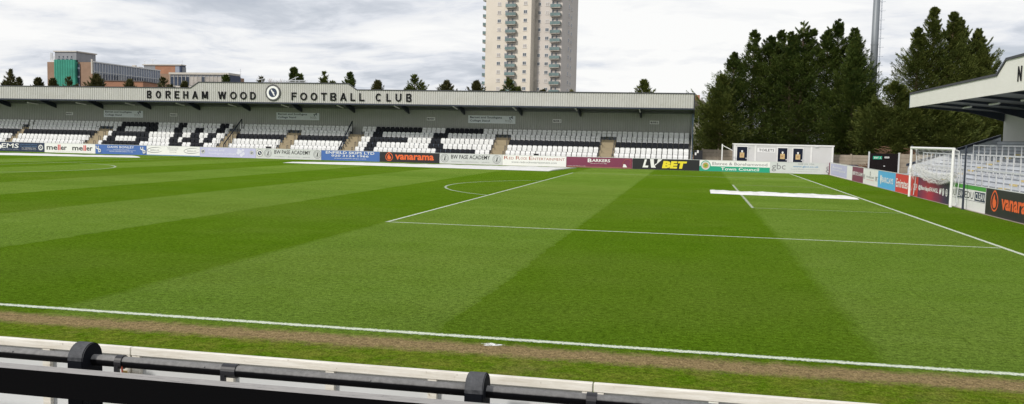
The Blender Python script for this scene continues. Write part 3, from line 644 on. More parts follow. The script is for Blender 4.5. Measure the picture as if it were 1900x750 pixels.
# seat blocks : (x0,x1,name)  back-projected edges of the front row
g=lambda px: float(aY(px,287-(1140-px)*.018,ROW0)[0])
blocks=[('E',-14.85,-8.26,'rightmost block'),('D',g(937.3),g(1108.6),'second block from the right'),('C',g(658.4),g(908.7),'block spelling F and C'),
 ('B2',g(538.7),g(630.7),'block right of the W'),('B1',g(423.3),g(513.3),'block just right of the first big handrail'),('A',g(182),g(402),'block with the black B and W'),('Z',g(23.4),g(157),'block above the meller board'),('Y',g(23.4)-1.4-9.4,g(12),'leftmost block')]
pat={'C':[(0,'W2 B2 W13 B8 W3'),(1,'W2 B2 W11 B3 W10'),(2,'W2 B8 W5 B2 W11'),(3,'W2 B2 W11 B3 W10'),(4,'W2 B10 W5 B8 W3')],
 'A':[(0,'W1 B9 W7 B3 W2 B3 W3'),(1,'W1 B2 W5 B3 W5 B2 W1 B4 W1 B2 W2'),(2,'W1 B9 W6 B2 W2 B2 W2 B2 W2'),(3,'W1 B2 W5 B3 W4 B2 W3 B2 W3 B2 W1'),(4,'W1 B9 W5 B2 W8 B2 W1')]}
def colours(name,k,n):
    if name in pat:
        s=''.join(c[0]*int(c[1:]) for c in dict(pat[name])[k].split()); assert len(s)==28,(name,k,len(s)); return s
    return ('B' if k==2 else 'W')*n
def seat_meshes():
    # backrest: arched shell, leaning back
    def arch(w,h,r,n=7):
        P=[(-w*.94,0),(w*.94,0),(w,h-r)]; P+= [(w-r+r*math.cos(a),h-r+r*math.sin(a)) for a in np.linspace(0.25,math.pi/2,n)]
        P+= [(-w+r-r*math.sin(a),h-r+r*math.cos(a)) for a in np.linspace(0,math.pi/2-.25,n)]+[(-w,h-r)]; return P
    b=MB(); b.prism(arch(.205,.43,.11),-.02,.02,0,T=lambda w,p,q:(p,w+.02+.16*q-.05*(1-(p/.205)**2),.37+q))
    bk=b
    b2=MB(); P=[(-.13,0),(-.10,.03),(-.09,.30),(-.03,.33),(0,.30),(0,.03)]; b2.prism(P,-.195,.195,0,T=lambda w,p,q:(w,p-.0,.28+q))
    b3=MB(); b3.box(-.03,.03,-.05,.12,.0,.30)
    return bk,b2,b3
bk,pn,br=seat_meshes()
def tomesh(b,name,m):
    me=bpy.data.meshes.new(name); me.from_pydata(b.v,[],b.f); me.materials.append(M[m]); me.update(); return me
SM={c:(tomesh(bk,'backrest','seat_white' if c=='W' else 'seat_black'),tomesh(pn,'seat_pan','seat_white' if c=='W' else 'seat_black'),tomesh(br,'bracket','blue_steel')) for c in 'WB'}
rown=['front row','second row','third row','fourth row','back row']
far_v=[];far_f=[];far_m=[]
def add_far(x,y,z,c):
    for b_,mi in ((bk,0 if c=='W' else 1),(pn,0 if c=='W' else 1),(br,2)):
        n=len(far_v); far_v.extend((p[0]+x,p[1]+y,p[2]+z) for p in b_.v); far_f.extend(tuple(n+i for i in f) for f in b_.f); far_m.extend([mi]*len(b_.f))
nseat=0
def seat(x,y,z,c,label,group):
    global nseat
    o=empty('stadium_seat',(x,y,z)); tag(o,label,'seat',group)
    for me,nm in zip(SM[c],('backrest','seat_pan','bracket')):
        q=bpy.data.objects.new(nm,me); COL.objects.link(q); q.parent=o
        if nm=='seat_pan': q.rotation_euler.x=-abs(random.gauss(0,.02)); q.location.y=-.01
        if nm=='backrest': q.rotation_euler.z=random.gauss(0,.02)
    nseat+=1
for bi,(nm,x0,x1,desc) in enumerate(blocks):
    n=28 if nm in pat else max(1,round((x1-x0)/.472)); w=(x1-x0)/n
    for k in range(5):
        cs=colours(nm,k,n)
        for i in range(n):
            x=x0+w*(i+.5)+random.uniform(-.008,.008); y=ROW0+RD*k+random.uniform(-.01,.01); z=FZ(k)
            cn='white' if cs[i]=='W' else 'black'
            if bi<3: seat(x,y,z,cs[i],f'{cn} tip-up seat in the {rown[k]} of the {desc}',f'{cn} seats in the {rown[k]} of the {desc}')
            else: add_far(x,y,z,cs[i])
    # row of seats across the head of the aisle at the left of the block
    if bi<len(blocks)-1:
        xa=blocks[bi+1][2]; gap=x0-xa; m=int(gap/.46)
        if nm in ('C','B1'): rng_=[m-1]
        else: rng_=range(m)
        for i in rng_:
            x=xa+gap*(i+.5)/m
            if bi<3: seat(x,ROW0+RD*4,FZ(4),'W',f'white seat at the aisle head left of the {desc}',f'seats across the aisle left of the {desc}')
            else: add_far(x,ROW0+RD*4,FZ(4),'W')
me=bpy.data.meshes.new('stadium_seats'); me.from_pydata(far_v,[],far_f)
for m_ in ('seat_white','seat_black','blue_steel'): me.materials.append(M[m_])
me.polygons.foreach_set('material_index',far_m); me.update(); tag(link('stadium_seats',me),'white and black plastic seats spelling B and W in the left half of the stand','seats',kind='stuff')
# aisles: tan half steps
for bi in range(len(blocks)-1):
    xa,xb=blocks[bi+1][2]+.02,blocks[bi][1]-.02; b=MB()
    for s in range(9):
        z=.52+.2425*s; y=FY(0)-.35+RD/2*s; b.box(xa,xb,y,FY(4)-.01,z-.2425+.004,z+.006)
    b.build('aisle_steps','step_tan',st)
    # slim grab rails both sides of the aisle
    for x in (xa+.08,xb-.08):
        for k in (0,1,2,3):
            h=MB(); h.path([(x,FY(k)-.05,FZ(k)),(x,FY(k)-.05,FZ(k)+.72),(x,FY(k)+.22,FZ(k)+.72),(x,FY(k)+.22,FZ(k))],.02,6)
            h.build('grab_rail','navy_steel',st)
# the two big sloping handrails with bars
for (pb,pt,lb) in (((624,280),(656.5,225),''),((413,268),(450.5,221.5),'')):
    B0=aY(*pb,67.7); T0=aY(*pt,71.2); b=MB(); B0=np.array([(B0[0]+T0[0])/2,67.7,B0[2]]); T0=np.array([B0[0],71.2,T0[2]])
    b.tube(B0,T0,.055,seg=8)
    lo0=B0-np.array([0,0,.95]); lo1=T0-np.array([0,0,.95]); b.tube(lo0,lo1,.03,seg=6)
    for s in np.linspace(0,1,9): 
        p=B0+(T0-B0)*s; b.tube(p,p-np.array([0,0,1.0 if s<.99 else 1.5]),.045 if s in(0.,1.) else .018,seg=6)
    b.build('sloping_handrail','navy_steel',st)
# fascia lettering: each letter a raised shape of its own under the fascia
LET=[('B',273,281.4),('O',289.6,299),('R',307.6,317.2),('E',324.4,332.9),('H',340.3,349.6),('A',357,367.5),('M',375,386.2),('W',405,420),('O',427.3,439.3),('O',445.8,458),('D',464.6,474.8),
 ('F',541.2,550.5),('O',557.2,570),('O',576.6,588.8),('T',595.8,606.5),('B',613.2,624.3),('A',631.3,643.4),('L',650.5,659.4),('L',666.7,676.3),('C',697.1,708.3),('L',717.2,725.5),('U',734,744.9),('B',753.8,763.8)]
TFa=lambda u,v,w=0:(u,YF-.02-w,v)
def fletter(ch,u0,u1,v0,v1,t_,par,T=None):
    """cut-out sans capital built from strokes on a common thickness"""
    T=T or TFa; b=MB(); w=u1-u0; h=v1-v0; D_=.045
    def pl(P): b.prism([(u0+x,v0+y) for x,y in P],.004,D_,0,T=lambda q,p,s:T(p,s,q))
    def st_(x0,y0,x1,y1,tt=None):   # vertical-ended diagonal or straight bar
        tt=tt or t_*1.08; pl([(x0,y0),(x0+tt,y0),(x1+tt,y1),(x1,y1)])
    def arc(cx,cy,rx,ry,a0,a1,n=14,tx=None):
        tx=tx or t_
        for i in range(n):
            p,q=a0+(a1-a0)*i/n,a0+(a1-a0)*(i+1)/n
            pl([(cx+rx*math.cos(p),cy+ry*math.sin(p)),(cx+rx*math.cos(q),cy+ry*math.sin(q)),(cx+(rx-tx)*math.cos(q),cy+(ry-tx)*math.sin(q)),(cx+(rx-tx)*math.cos(p),cy+(ry-tx)*math.sin(p))])
    box=lambda x0,x1,y0,y1: pl([(x0,y0),(x1,y0),(x1,y1),(x0,y1)])
    t=t_; pi=math.pi
    if ch in 'BREFHLD': box(0,t,0,h)
    if ch in 'EF': box(t,w,h-t,h); box(t,w*.88,h*.5-t*.4,h*.5+t*.6)
    if ch in 'EL': box(t,w,0,t)
    if ch=='H': box(w-t,w,0,h); box(t,w-t,h/2-t/2,h/2+t/2)
    if ch=='T': box(0,w,h-t,h); box(w/2-t/2,w/2+t/2,0,h-t)
    if ch in 'OC': 
        if ch=='O': arc(w/2,h/2,w/2,h/2,0,2*pi,28)
        else: arc(w/2,h/2,w/2,h/2,.75,2*pi-.75,24)
    if ch=='D': box(t,w*.45,h-t,h); box(t,w*.45,0,t); arc(w*.45,h/2,w*.55,h/2,-pi/2,pi/2,16)
    if ch in 'BR': box(t,w*.55,h-t*.95,h); box(t,w*.55,h*.5-t*.45,h*.5+t*.45); arc(w*.55,h*.75-t*.0,w*.42,h*.25+t*.22,-pi/2,pi/2,12,t*.95)
    if ch=='B': box(t,w*.55,0,t*.95); arc(w*.55,h*.25,w*.45,h*.25+t*.22,-pi/2,pi/2,12,t*.95)
    if ch=='R': st_(w-t*1.15,0,w*.42,h*.5-t*.45,t*1.15)
    if ch=='U': box(0,t,w/2,h); box(w-t,w,w/2,h); arc(w/2,w/2,w/2,w/2,pi,2*pi,16)
    if ch=='A': st_(0,0,w/2-t*.54,h); st_(w-t*1.08,0,w/2-t*.54,h); box(w*.24,w*.76,h*.26,h*.26+t*.85)
    if ch=='M': box(0,t,0,h); box(w-t,w,0,h); st_(w/2-t*.54,h*.12,t*.2,h); st_(w/2-t*.54,h*.12,w-t*1.28,h)
    if ch=='N': box(0,t,0,h); box(w-t,w,0,h); st_(w-t*1.1,0,t*.05,h)
    if ch=='W': 
        for (xa,xb) in ((w*.27-t*.5,0),(w*.27-t*.5,w*.5-t*.54),(w*.73-t*.5,w*.5-t*.54),(w*.73-t*.5,w-t*1.08)): st_(xa,0,xb,h,t*1.0)
    return b.build('letter','lettering_black',par,origin=T((u0+u1)/2,v0,0))
for ch,a,c in LET:
    fletter(ch,float(aY(a,178,YF)[0]),float(aY(c,178,YF)[0]),5.56,6.29,.135,fas)
badge(fas,TFa,-47.2,6.24,.74,w=.06); bo=MB()
b=MB(); C=Vector((-47.2,YF-.02,6.24))
for k in range(32):
    a0=2*math.pi*k/32;a1=2*math.pi*(k+1)/32
    P=lambda a,r,w:(C.x+r*math.cos(a),C.y-w,C.z+r*math.sin(a))
    b.quad(P(a0,.78,.0),P(a1,.78,.0),P(a1,.78,.06),P(a0,.78,.06)); b.quad(P(a0,.78,.06),P(a1,.78,.06),P(a1,.72,.06),P(a0,.72,.06))
b.build('badge_rim','black',fas)
# signs on the back wall
def wsign(x0,x1,z0,z1,label,group):
    b=MB(); b.box(x0,x1,YW-.05,YW-.012,z0,z1); o=b.build('wall_sign','sign_pale',origin=((x0+x1)/2,YW,z0)); tag(o,label,'sign',group); return o
M['sign_pale']=mat('sign_pale',(.80,.84,.90),.5,var=.04)
TW=lambda u,v,w=0:(u,YW-.052-w,v)
for (x0,x1,z0,z1,lb) in ((-68.92,-64.32,3.70,4.42,'long college stand sign furthest left on the back wall'),(-49.25,-44.61,3.78,4.50,'long college stand sign on the back wall below the club badge'),(-29.26,-24.61,3.79,4.54,'long college stand sign furthest right on the back wall')):
    o=wsign(x0,x1,z0,z1,lb,'college stand signs'); W=x1-x0
    text('lettering','Barnet and Southgate',TW,x0+.04*W,x0+.72*W,z0+.42,z0+.66,'navy',o,.014,.012); text('lettering','College Stand',TW,x0+.04*W,x0+.46*W,z0+.10,z0+.34,'navy',o,.014,.012)
    text('lettering','Barnet &',TW,x0+.79*W,x0+.93*W,z0+.25,z0+.36,'grey_text',o,0,.012); text('lettering','Southgate',TW,x0+.79*W,x0+.95*W,z0+.12,z0+.22,'grey_text',o,0,.012)
    b=MB(); 
    for du,dv in ((0,0),(.14,.03),(.27,-.02),(.05,-.12),(.24,.1)): b.disc(TW(x0+.88*W+du,z0+.56+dv,.012+du*.002),(1,0,0),(0,0,1),.06,8)
    b.build('emblem','navy',o)
for x,z,s,lb in ((-73.06,4.0,'BLOCK C','small block sign nearest the left edge of the picture'),(-60.76,4.06,'BLOCK D','small block sign left of the black W seats'),(-33.0,4.13,'BLOCK F','small block sign above the black C seats'),(-20.6,4.14,'BLOCK 1','small block sign second from the right end of the wall'),(-11.5,4.16,'BLOCK 2','small block sign nearest the right end of the wall')):
    o=wsign(x-.42,x+.42,z-.16,z+.16,lb,'small block signs'); o.data.materials[0]=M['white_clean']; text('lettering',s,TW,x-.34,x+.34,z-.085,z+.085,'black',o,.05,.012)
for px,py in ((30,265),(498,272.5),(995,286)):
    p=aY(px,py,67.0); x=p[0]; b=MB(); b.box(x-.2,x+.2,66.85,67.15,0,p[2]-.01); b.box(x-.23,x+.23,66.82,67.18,p[2]-.01,p[2]+.03)
    tag(b.build('speaker_box','black',origin=(x,67,0)),'small black box showing over the boards '+{30:'at the EMS board',498:'at the left grey academy board',995:'at the RED ROCK board'}[px],'box','small black boxes behind the boards')
# scaffold guard rail and aerials on the roof behind the badge
b=MB()
zz=lambda py,px: float(aY(px,py,70)[2]); xx=lambda px: float(aY(px,150,70)[0])
for px,t_ in ((476,146),(486,149),(500,151),(507,149),(518,150),(527,148),(538,150),(548,143),(555,150),(566,151)): b.tube((xx(px),70,6.0),(xx(px),70,zz(t_,px)),.03,seg=6)
b.tube((xx(474),70,zz(149,474)),(xx(490),70,zz(146.5,490)),.035,seg=6); b.tube((xx(500),70,zz(150.5,500)),(xx(568),70,zz(149.5,568)),.035,seg=6); b.tube((xx(526),70.2,zz(153,526)),(xx(552),70.2,zz(142,552)),.03,seg=6); b.tube((xx(500),70,zz(153,500)),(xx(568),70,zz(152.5,568)),.03,seg=6)
b.build('roof_guard_rail','galv',st)
# ================================================================ RIGHT-HAND STAND
XG=5.0; yE=47.2; yN=14.0
rs=empty('terrace_stand',(7,31,0)); tag(rs,'covered standing terrace behind the goal with plain white fascia and letter N','stand')
zb=lambda y:4.86; 
rt=lambda y:5.65 if y>31.4 else (5.65+.58*(31.4-y)/1.1 if y>30.3 else 6.23)
b=MB(); ys=[yE,31.4,30.3,yN]
for a,c in zip(ys[:-1],ys[1:]): b.quad((XG,a,zb(a)),(XG,c,zb(c)),(XG,c,rt(c)),(XG,a,rt(a))); b.quad((XG+.08,c,zb(c)),(XG+.08,a,zb(a)),(XG+.08,a,rt(a)),(XG+.08,c,rt(c)))
b.quad((XG,yE,zb(0)),(XG,yE,rt(yE)),(XG+.08,yE,rt(yE)),(XG+.08,yE,zb(0)),0); b.quad((XG,yN,zb(0)),(XG,yE,zb(0)),(XG+.08,yE,zb(0)),(XG+.08,yN,zb(0)))
M['fascia_smooth']=mat('fascia_smooth',(.74,.73,.69),.5,var=.03,scale=.6,dirt=(.55,.52,.44),dirtamt=.15)
rf=b.build('fascia','fascia_smooth',rs)
b=MB(); 
for a,c in zip(ys[:-1],ys[1:]):
    P=[(XG-.05,a,rt(a)),(XG-.05,c,rt(c)),(XG+.14,c,rt(c)),(XG+.14,a,rt(a))]; Q=[(x,y,z+.11) for x,y,z in P]
    b.poly(P[::-1]); b.poly(Q); 
    for i in range(4): j=(i+1)%4; b.quad(P[i],P[j],Q[j],Q[i])
b.build('capping','capping',rs)
b=MB(); b.box(XG-.02,XG+.1,yE+.003,yE+.06,4.84,5.7); b.build('corner_trim','blue_steel',rs)
XBk=10.2
b=MB(); b.box(XG+.1,XBk+.3,yN,yE,0,0) if False else None
b.quad((XG+.085,yN,4.98),(XG+.085,yE,4.98),(XBk+.3,yE,4.6),(XBk+.3,yN,4.6)); b.quad((XG+.085,yN,5.12),(XBk+.3,yN,4.74),(XBk+.3,yE,4.74),(XG+.085,yE,5.12)); b.quad((XG+.085,yE,4.98),(XG+.085,yE,5.12),(XBk+.3,yE,4.74),(XBk+.3,yE,4.6)); b.build('roof','soffit',rs)
for y in [46.6-4.05*k for k in range(9)]:
    b=MB(); b.prism([(XG+.1,4.97),(XG+.1,4.87),(8.2,4.60),(XBk-.05,4.10),(XBk-.05,4.6)],y-.07,y+.07,0,T=lambda w,p,q:(p,w,q)); b.build('roof_beam','navy_steel',rs)
for y in (42.,37.5,33.,28.5):
    b=MB(); b.tube((6.8,y-.75,4.72),(6.8,y+.75,4.72),.05,seg=8); b.build('strip_light','white',rs)
M['wall_white']=mat('wall_white',(.62,.61,.59),.7,var=.04)
b=MB(); b.box(XBk,XBk+.2,yN,yE-.4,0,4.64); b.build('back_wall','wall_white',rs)
# steps
b=MB(); x=3.95; z=.50; k=0; run,rise=.43,.172
while x<XBk-.05:
    b.box(x,min(x+run,XBk-.003),yN,yE-.1,0 if k==0 else z-rise,z); x+=run; z+=rise; k+=1
zt=z-rise
b.build('terrace','terrace_grey',rs)
b=MB(); x=3.95; z=.50
while x<XBk-.1:
    b.box(x-.006,x+.05,yN,yE-.1,z-.035,z+.006); x+=run; z+=rise
M['nosing']=mat('nosing',(.22,.24,.27),.7); b.build('step_nosings','nosing',rs)
# end wall with dark sloping coping
b=MB(); b.prism([(5.1,0),(5.1,1.28),(XBk,3.15),(XBk,0)],yE-.1+.003,yE+.1,0,T=lambda w,p,q:(p,w,q)); b.build('end_wall','terrace_grey',rs)
b=MB(); b.prism([(5.0,1.28),(5.0,1.42),(XBk,3.32),(XBk,3.18)],yE-.13,yE+.13,0,T=lambda w,p,q:(p,w,q)); b.build('end_coping','navy_steel',rs)
# end screen of upright palings on the coping
b=MB()
for i in range(26): x=7.0+i*.125; zc=.83+(x-3.65)*.3695; b.box(x,x+.02,yE-.06,yE-.03,zc+.05,zc+.05+.45)
b.build('end_palings','galv',rs) if False else None
# aisle with yellow nosing blocks
def stepz(x): return .50+rise*int((x-3.95)/run)
def ypx(px,py,z):
    return float(aZ(px,py,z)[1])
zq=lambda q:(1740+q[0]/3.75,230+q[1]/3.75)
for ya in (38.2,29.3,20.4):
    b=MB(); x=3.95; z=.5
    while x<XBk-.3: b.box(x-.014,x+.16,ya-.45,ya+.45,z-.06,z+.012); x+=run; z+=rise
    b.build('aisle_nosings','step_yellow',rs)
# railings: welded frames of upright bars
def railing(x,y0,y1,ztop,label,first=[]):
    zf=stepz(x+.02); o=empty('crush_barrier',(x,(y0+y1)/2,zf)); tag(o,label,'barrier','grey terrace railings')
    b=MB(); b.box(x-.03,x+.03,y0,y1,ztop-.06,ztop); b.build('top_rail','galv',o)
    b=MB(); b.box(x-.02,x+.02,y0,y1,zf+.08,zf+.12); b.build('bottom_rail','galv',o)
    n=max(2,round((y1-y0)/.86)); 
    for i in range(n+1):
        y=y0+(y1-y0)*i/n; b=MB(); b.box(x-.022,x+.022,y-.022,y+.022,zf,ztop-.062); b.build('upright','galv',o)
# front row (x 4.1), second (5.7), third (6.9)
XA,XBb,XC=4.12,5.72,6.95
def yat(X,px): return float(aX(px,300,X)[1])
q=[('front',XA,1.60,[(yat(XA,1784),yat(XA,1808)),(yat(XA,1829),14.5+4)]),]
railing(XA,14.6,yat(XA,1812),1.60,'long front terrace railing behind the black vanarama board at right')
railing(XA,yat(XA,1802.5)+.75,yat(XA,1785),1.58,'front terrace railing behind the EDU CLEAN boards')
railing(XA,yat(XA,1778),41.2,1.56,'front terrace railing seen through the goal net')
railing(XBb,14.6,yat(XBb,1811.5),2.20,'long middle terrace railing reaching the right edge of the picture')
railing(XBb,yat(XBb,1802.5),yat(XBb,1783.5),2.19,'short middle terrace railing above the EDU CLEAN boards')
railing(XBb,yat(XBb,1778),46.3,2.18,'middle terrace railing seen behind the goal crossbar')
railing(XC,14.6,yat(XC,1858.6),2.66,'rear terrace railing at the right edge below the white wall')
railing(XC,yat(XC,1848),yat(XC,1805),2.66,'rear terrace railing just left of the white wall')
TRF=lambda u,v,w=0:(XG-.002-w,-u,v)
p0=float(-aX(1889.6,135,XG)[1]); p1=float(-aX(1896.8,135,XG)[1])
def fl(ch,a,c): text('letter',ch,TRF,a,c,5.24,5.86,'lettering_black',rf,.03,.012,.008)
fl('N',p0,p1)
u=p0
for ch in 'ORTH BANK':
    u+=.98
    if ch!=' ': fl(ch,u,u+.48)
# ================================================================ TOILETS, FENCES, GATE, HOUSE
YT=69.6
c0=float(aY(1361,290,YT)[0]); c1=float(aY(1546.5,290,YT)[0]); zt0=float(aY(1361,266,YT)[2]); zt1=float(aY(1546,270.5,YT)[2]); zt=(zt0+zt1)/2
tb=empty('toilet_cabin',((c0+c1)/2,YT,0)); tag(tb,'low white flat-roofed toilet cabin with three dark doors','cabin')
M['cabin']=mat('cabin_white',(.60,.60,.60),.5,var=.05,dirt=(.45,.44,.42),dirtamt=.3)
b=MB(); b.box(c0,c1,YT,YT+2.6,0,zt-.1); b.build('wall','cabin',tb)
b=MB(); b.box(c0-.05,c1+.05,YT-.06,YT+2.66,zt-.098,zt); b.build('roof','white',tb)
TX=lambda px: c0+(c1-c0)*(px-1361)/(1546.5-1361)
b=MB()
for q in (1363,1402,1506,1544.5): x=TX(q); b.box(x-.07,x+.07,YT-.035,YT-.002,0,zt-.14)
b.box(c0,c1,YT-.045,YT-.002,zt-.137,zt-.1); b.build('corner_trim','white',tb)
pxz=8/1; 
z_=lambda py,px: float(aY(px,py,YT)[2])
for a,c,tp in ((1367.3,1386.5,272.5),(1444,1461.5,275),(1472.5,1490,276)):
    x0,x1=TX(a),TX(c); zz1=z_(tp,(a+c)/2); b=MB(); b.box(x0,x1,YT-.05,YT-.004,.12,zz1); d=b.build('door','door_dark',tb)
    b=MB(); b.box(x0-.06,x0-.003,YT-.06,YT-.002,.12,zz1+.05); b.box(x1+.003,x1+.06,YT-.06,YT-.002,.12,zz1+.05); b.box(x0-.003,x1+.003,YT-.06,YT-.002,zz1+.003,zz1+.05); b.build('door_frame','white',d)
    xm=(x0+x1)/2; b=MB(); b.box(xm-.19,xm+.19,YT-.062,YT-.052,zz1-.95,zz1-.50); b.build('notice','gold_pale',d) if 'gold_pale' in M else b.build('notice',M.setdefault('gold_pale',mat('gold_pale',(.58,.42,.2),.5)),d)
    b=MB(); b.disc((xm,YT-.058,zz1-.38),(1,0,0),(0,0,1),.085,14); b.box(xm-.05,xm+.05,YT-.062,YT-.053,zz1-.50,zz1-.43); b.build('symbol','white',d)
    text('lettering','WC',lambda u,v,w=0:(u,YT-.064-w,v),xm-.1,xm+.1,zz1-.82,zz1-.64,'rust_text',d,0,.003)
    b=MB(); b.box(x1-.12,x1-.03,YT-.10,YT-.052,zz1-1.05,zz1-.95); b.build('handle','galv',d)
TTo=lambda u,v,w=0:(u,YT-.012-w,v); zs=z_(281.5,1421); b=MB(); b.box(TX(1405.5),TX(1439),YT-.012,YT-.003,zs-.06,zs+.30); sg=b.build('sign_panel','white_clean',tb)
text('lettering','TOILETS',TTo,TX(1408.5),TX(1437),zs+.02,zs+.24,'lettering_black',sg,.01)
b=MB(); b.box(TX(1389),TX(1391),YT-.08,YT-.003,z_(275,1390),z_(273,1390)); b.box(TX(1512),TX(1518),YT-.08,YT-.05,zt-.2,zt-.12); b.build('light_fitting','grey_white',tb)
def fence(x0,x1,y,ztop,n,label,rows=6,post_extra=.08):
    f=empty('panel_fence',((x0+x1)/2,y,0)); tag(f,label,'fence'); 
    for k in range(n):
        a=x0+(x1-x0)*k/n; c=x0+(x1-x0)*(k+1)/n; b=MB()
        for r in range(rows): 
            z0=ztop*r/rows; z1=ztop*(r+1)/rows; b.box(a+.07,c-.07,y+.01*(r%2),y+.05,z0+.003,z1-.012)
        b.build('panel','fence',f)
    for k in range(n+1):
        x=x0+(x1-x0)*k/n; b=MB(); b.box(x-.065,x+.065,y-.04,y+.09,0,ztop+post_extra); b.build('post','fence',f)
fx=lambda px,Y: float(aY(px,290,Y)[0])
fence(fx(1303,72),fx(1361,72),72,1.80,2,'pale concrete panel fence left of the toilet cabin')
fence(fx(1546,70.5),fx(1613,70.5),70.5,1.62,2,'tan concrete panel fence right of the toilet cabin')
YG=57.; fence(fx(1669.5,YG),fx(1760,YG),YG,1.93,3,'tan panel fence right of the black gate behind the goal')
gt=empty('exit_gate',(fx(1640,YG),YG,0)); tag(gt,'wide black boarded gate with green EXIT sign','gate')
b=MB(); ga,gb_=fx(1614,YG),fx(1666.5,YG); n=14
for k in range(n): a=ga+(gb_-ga)*k/n; b.box(a+.004,a+(gb_-ga)/n-.004,YG,YG+.05,.05,1.93)
b.build('leaf','gate_black',gt)
b=MB(); b.box(gb_+.01,gb_+.10,YG-.05,YG+.08,0,2.0); b.box(ga-.1,ga-.01,YG-.05,YG+.08,0,2.05); b.build('gate_post','galv',gt)
b=MB(); b.box(fx(1640,YG),fx(1643,YG),YG-.04,YG-.003,1.0,1.06); b.build('bolt','galv',gt)
z1=float(aY(1628,290,YG)[2]); b=MB(); b.box(fx(1620,YG),fx(1636.5,YG),YG-.03,YG-.004,z1-.22,z1-.0); s=b.build('exit_sign','green_sign',gt) if 'green_sign' in M else b.build('exit_sign',M.setdefault('green_sign',mat('green_sign',(.02,.36,.22),.5)),gt)
TG=lambda u,v,w=0:(u,YG-.032-w,v); text('lettering','EXIT',TG,fx(1622,YG),fx(1630,YG),z1-.17,z1-.05,'white_clean',s,.02)
b=MB(); x=fx(1633.5,YG); b.disc(TG(x,z1-.06,.006),(1,0,0),(0,0,1),.022,8); b.path([TG(x-.05,z1-.18,.01),TG(x,z1-.13,.01),TG(x+.06,z1-.18,.01)],.012,5); b.path([TG(x,z1-.08,.01),TG(x,z1-.13,.01)],.02,5); b.build('running_figure','white_clean',s)
b=MB(); b.box(fx(1641.5,YG),fx(1650,YG),YG-.03,YG-.004,z1-.13,z1-.02); s=b.build('notice','white',gt); text('lettering','GATE 4',TG,fx(1642.3,YG),fx(1649.2,YG),z1-.105,z1-.045,'black',s,.02)
# white post with diagonal stay
xp=fx(1339.5,68.6); b=MB(); zpt=float(aY(1340,267.5,68.6)[2]); b.box(xp-.05,xp+.05,68.55,68.65,0,zpt); b.tube((xp+.04,68.6,zpt-.12),(fx(1359,68.6),68.6,float(aY(1359,279.5,68.6)[2])),.035,seg=6); tag(b.build('white_post','white',origin=(xp,68.6,0)),'white post with diagonal stay left of the toilet cabin','post')
# brown doorway and notice board left edge behind stand end
b=MB(); xk0,xk1=fx(1287,69.5),fx(1303.5,69.5); zk=float(aY(1295,279,69.5)[2]); b.box(xk0,xk1,69.5,69.6,0,zk); k_=b.build('side_gate','black',origin=(xk0,69.5,0)); tag(k_,'black side gate with pale notices beside the right end of the stand','gate')
for a,c,t0,t1 in ((1289,1292,283,288),(1293,1296,279,284)):
    b=MB(); b.box(fx(a,69.5),fx(c,69.5),69.47,69.497,float(aY(a,t1,69.5)[2]),float(aY(a,t0,69.5)[2])); b.build('notice','white',k_)
# dark tub behind the right boards
b=MB(); p=aY(1584,306,69); b.box(p[0]-.35,p[0]+.35,68.8,69.3,0,p[2]); tag(b.build('storage_bin','navy',origin=(p[0],69,0)),'dark storage bin in front of the tan fence at the far corner','bin')
# red roofed shelter / house behind the gap
def house(px0,px1,Y,pe,pr,label):
    x0=float(aY(px0,220,Y)[0]); x1=float(aY(px1,220,Y)[0]); ze=float(aY(px0,pe,Y)[2]); zr=float(aY(px0,pr,Y)[2]); h=empty('house',((x0+x1)/2,Y,0)); tag(h,label,'house')
    b=MB(); b.box(x0,x1,Y,Y+8,0,ze); b.build('wall','render_pale',h)
    b=MB(); b.prism([(x0-.3,ze),(x1+.3,ze),((x0+x1)/2+.5,zr),((x0+x1)/2-.5,zr)],Y-.35,Y+8.3,0,T=lambda w,p,q:(p,w,q)); rf_=b.build('roof','tile',h)
    b=MB(); b.box(x0+1.2,x0+1.9,Y+3,Y+3.8,ze+.5,zr+.9); b.build('chimney','brick_orange',rf_)
    for i in range(4):
        xa=x0+.5+i*(x1-x0-1)/4; b=MB(); b.box(xa,xa+1.3,Y-.06,Y-.005,ze-1.5,ze-.35); w=b.build('window','frame_white',h)
        b=MB(); b.box(xa+.1,xa+.6,Y-.08,Y-.062,ze-1.4,ze-.45); b.box(xa+.7,xa+1.2,Y-.08,Y-.062,ze-1.4,ze-.45); b.build('pane','glass',w)
house(1272,1322,118,208,186,'pale house with grey tiled roof seen right of the stand end')
house(1246,1287,140,205,188,'second grey roofed house mostly hidden behind the stand end')
b=MB(); x0,x1=fx(1286,84),fx(1305,84); z0=float(aY(1296,262,84)[2]); b.box(x0,x1,84,87,0,z0-.6,0); sh=b.build('shed','brick_orange',origin=(x0,84,0)); tag(sh,'small orange brick shed behind the black side gate','shed')
b=MB(); b.prism([(x0-.2,z0-.597),(x1+.2,z0-.597),(x1+.2,z0-.5),((x0+x1)/2,z0+.1),(x0-.2,z0-.5)],83.8,87.2,0,T=lambda w,p,q:(p,w,q)); b.build('roof','render_pale',sh)
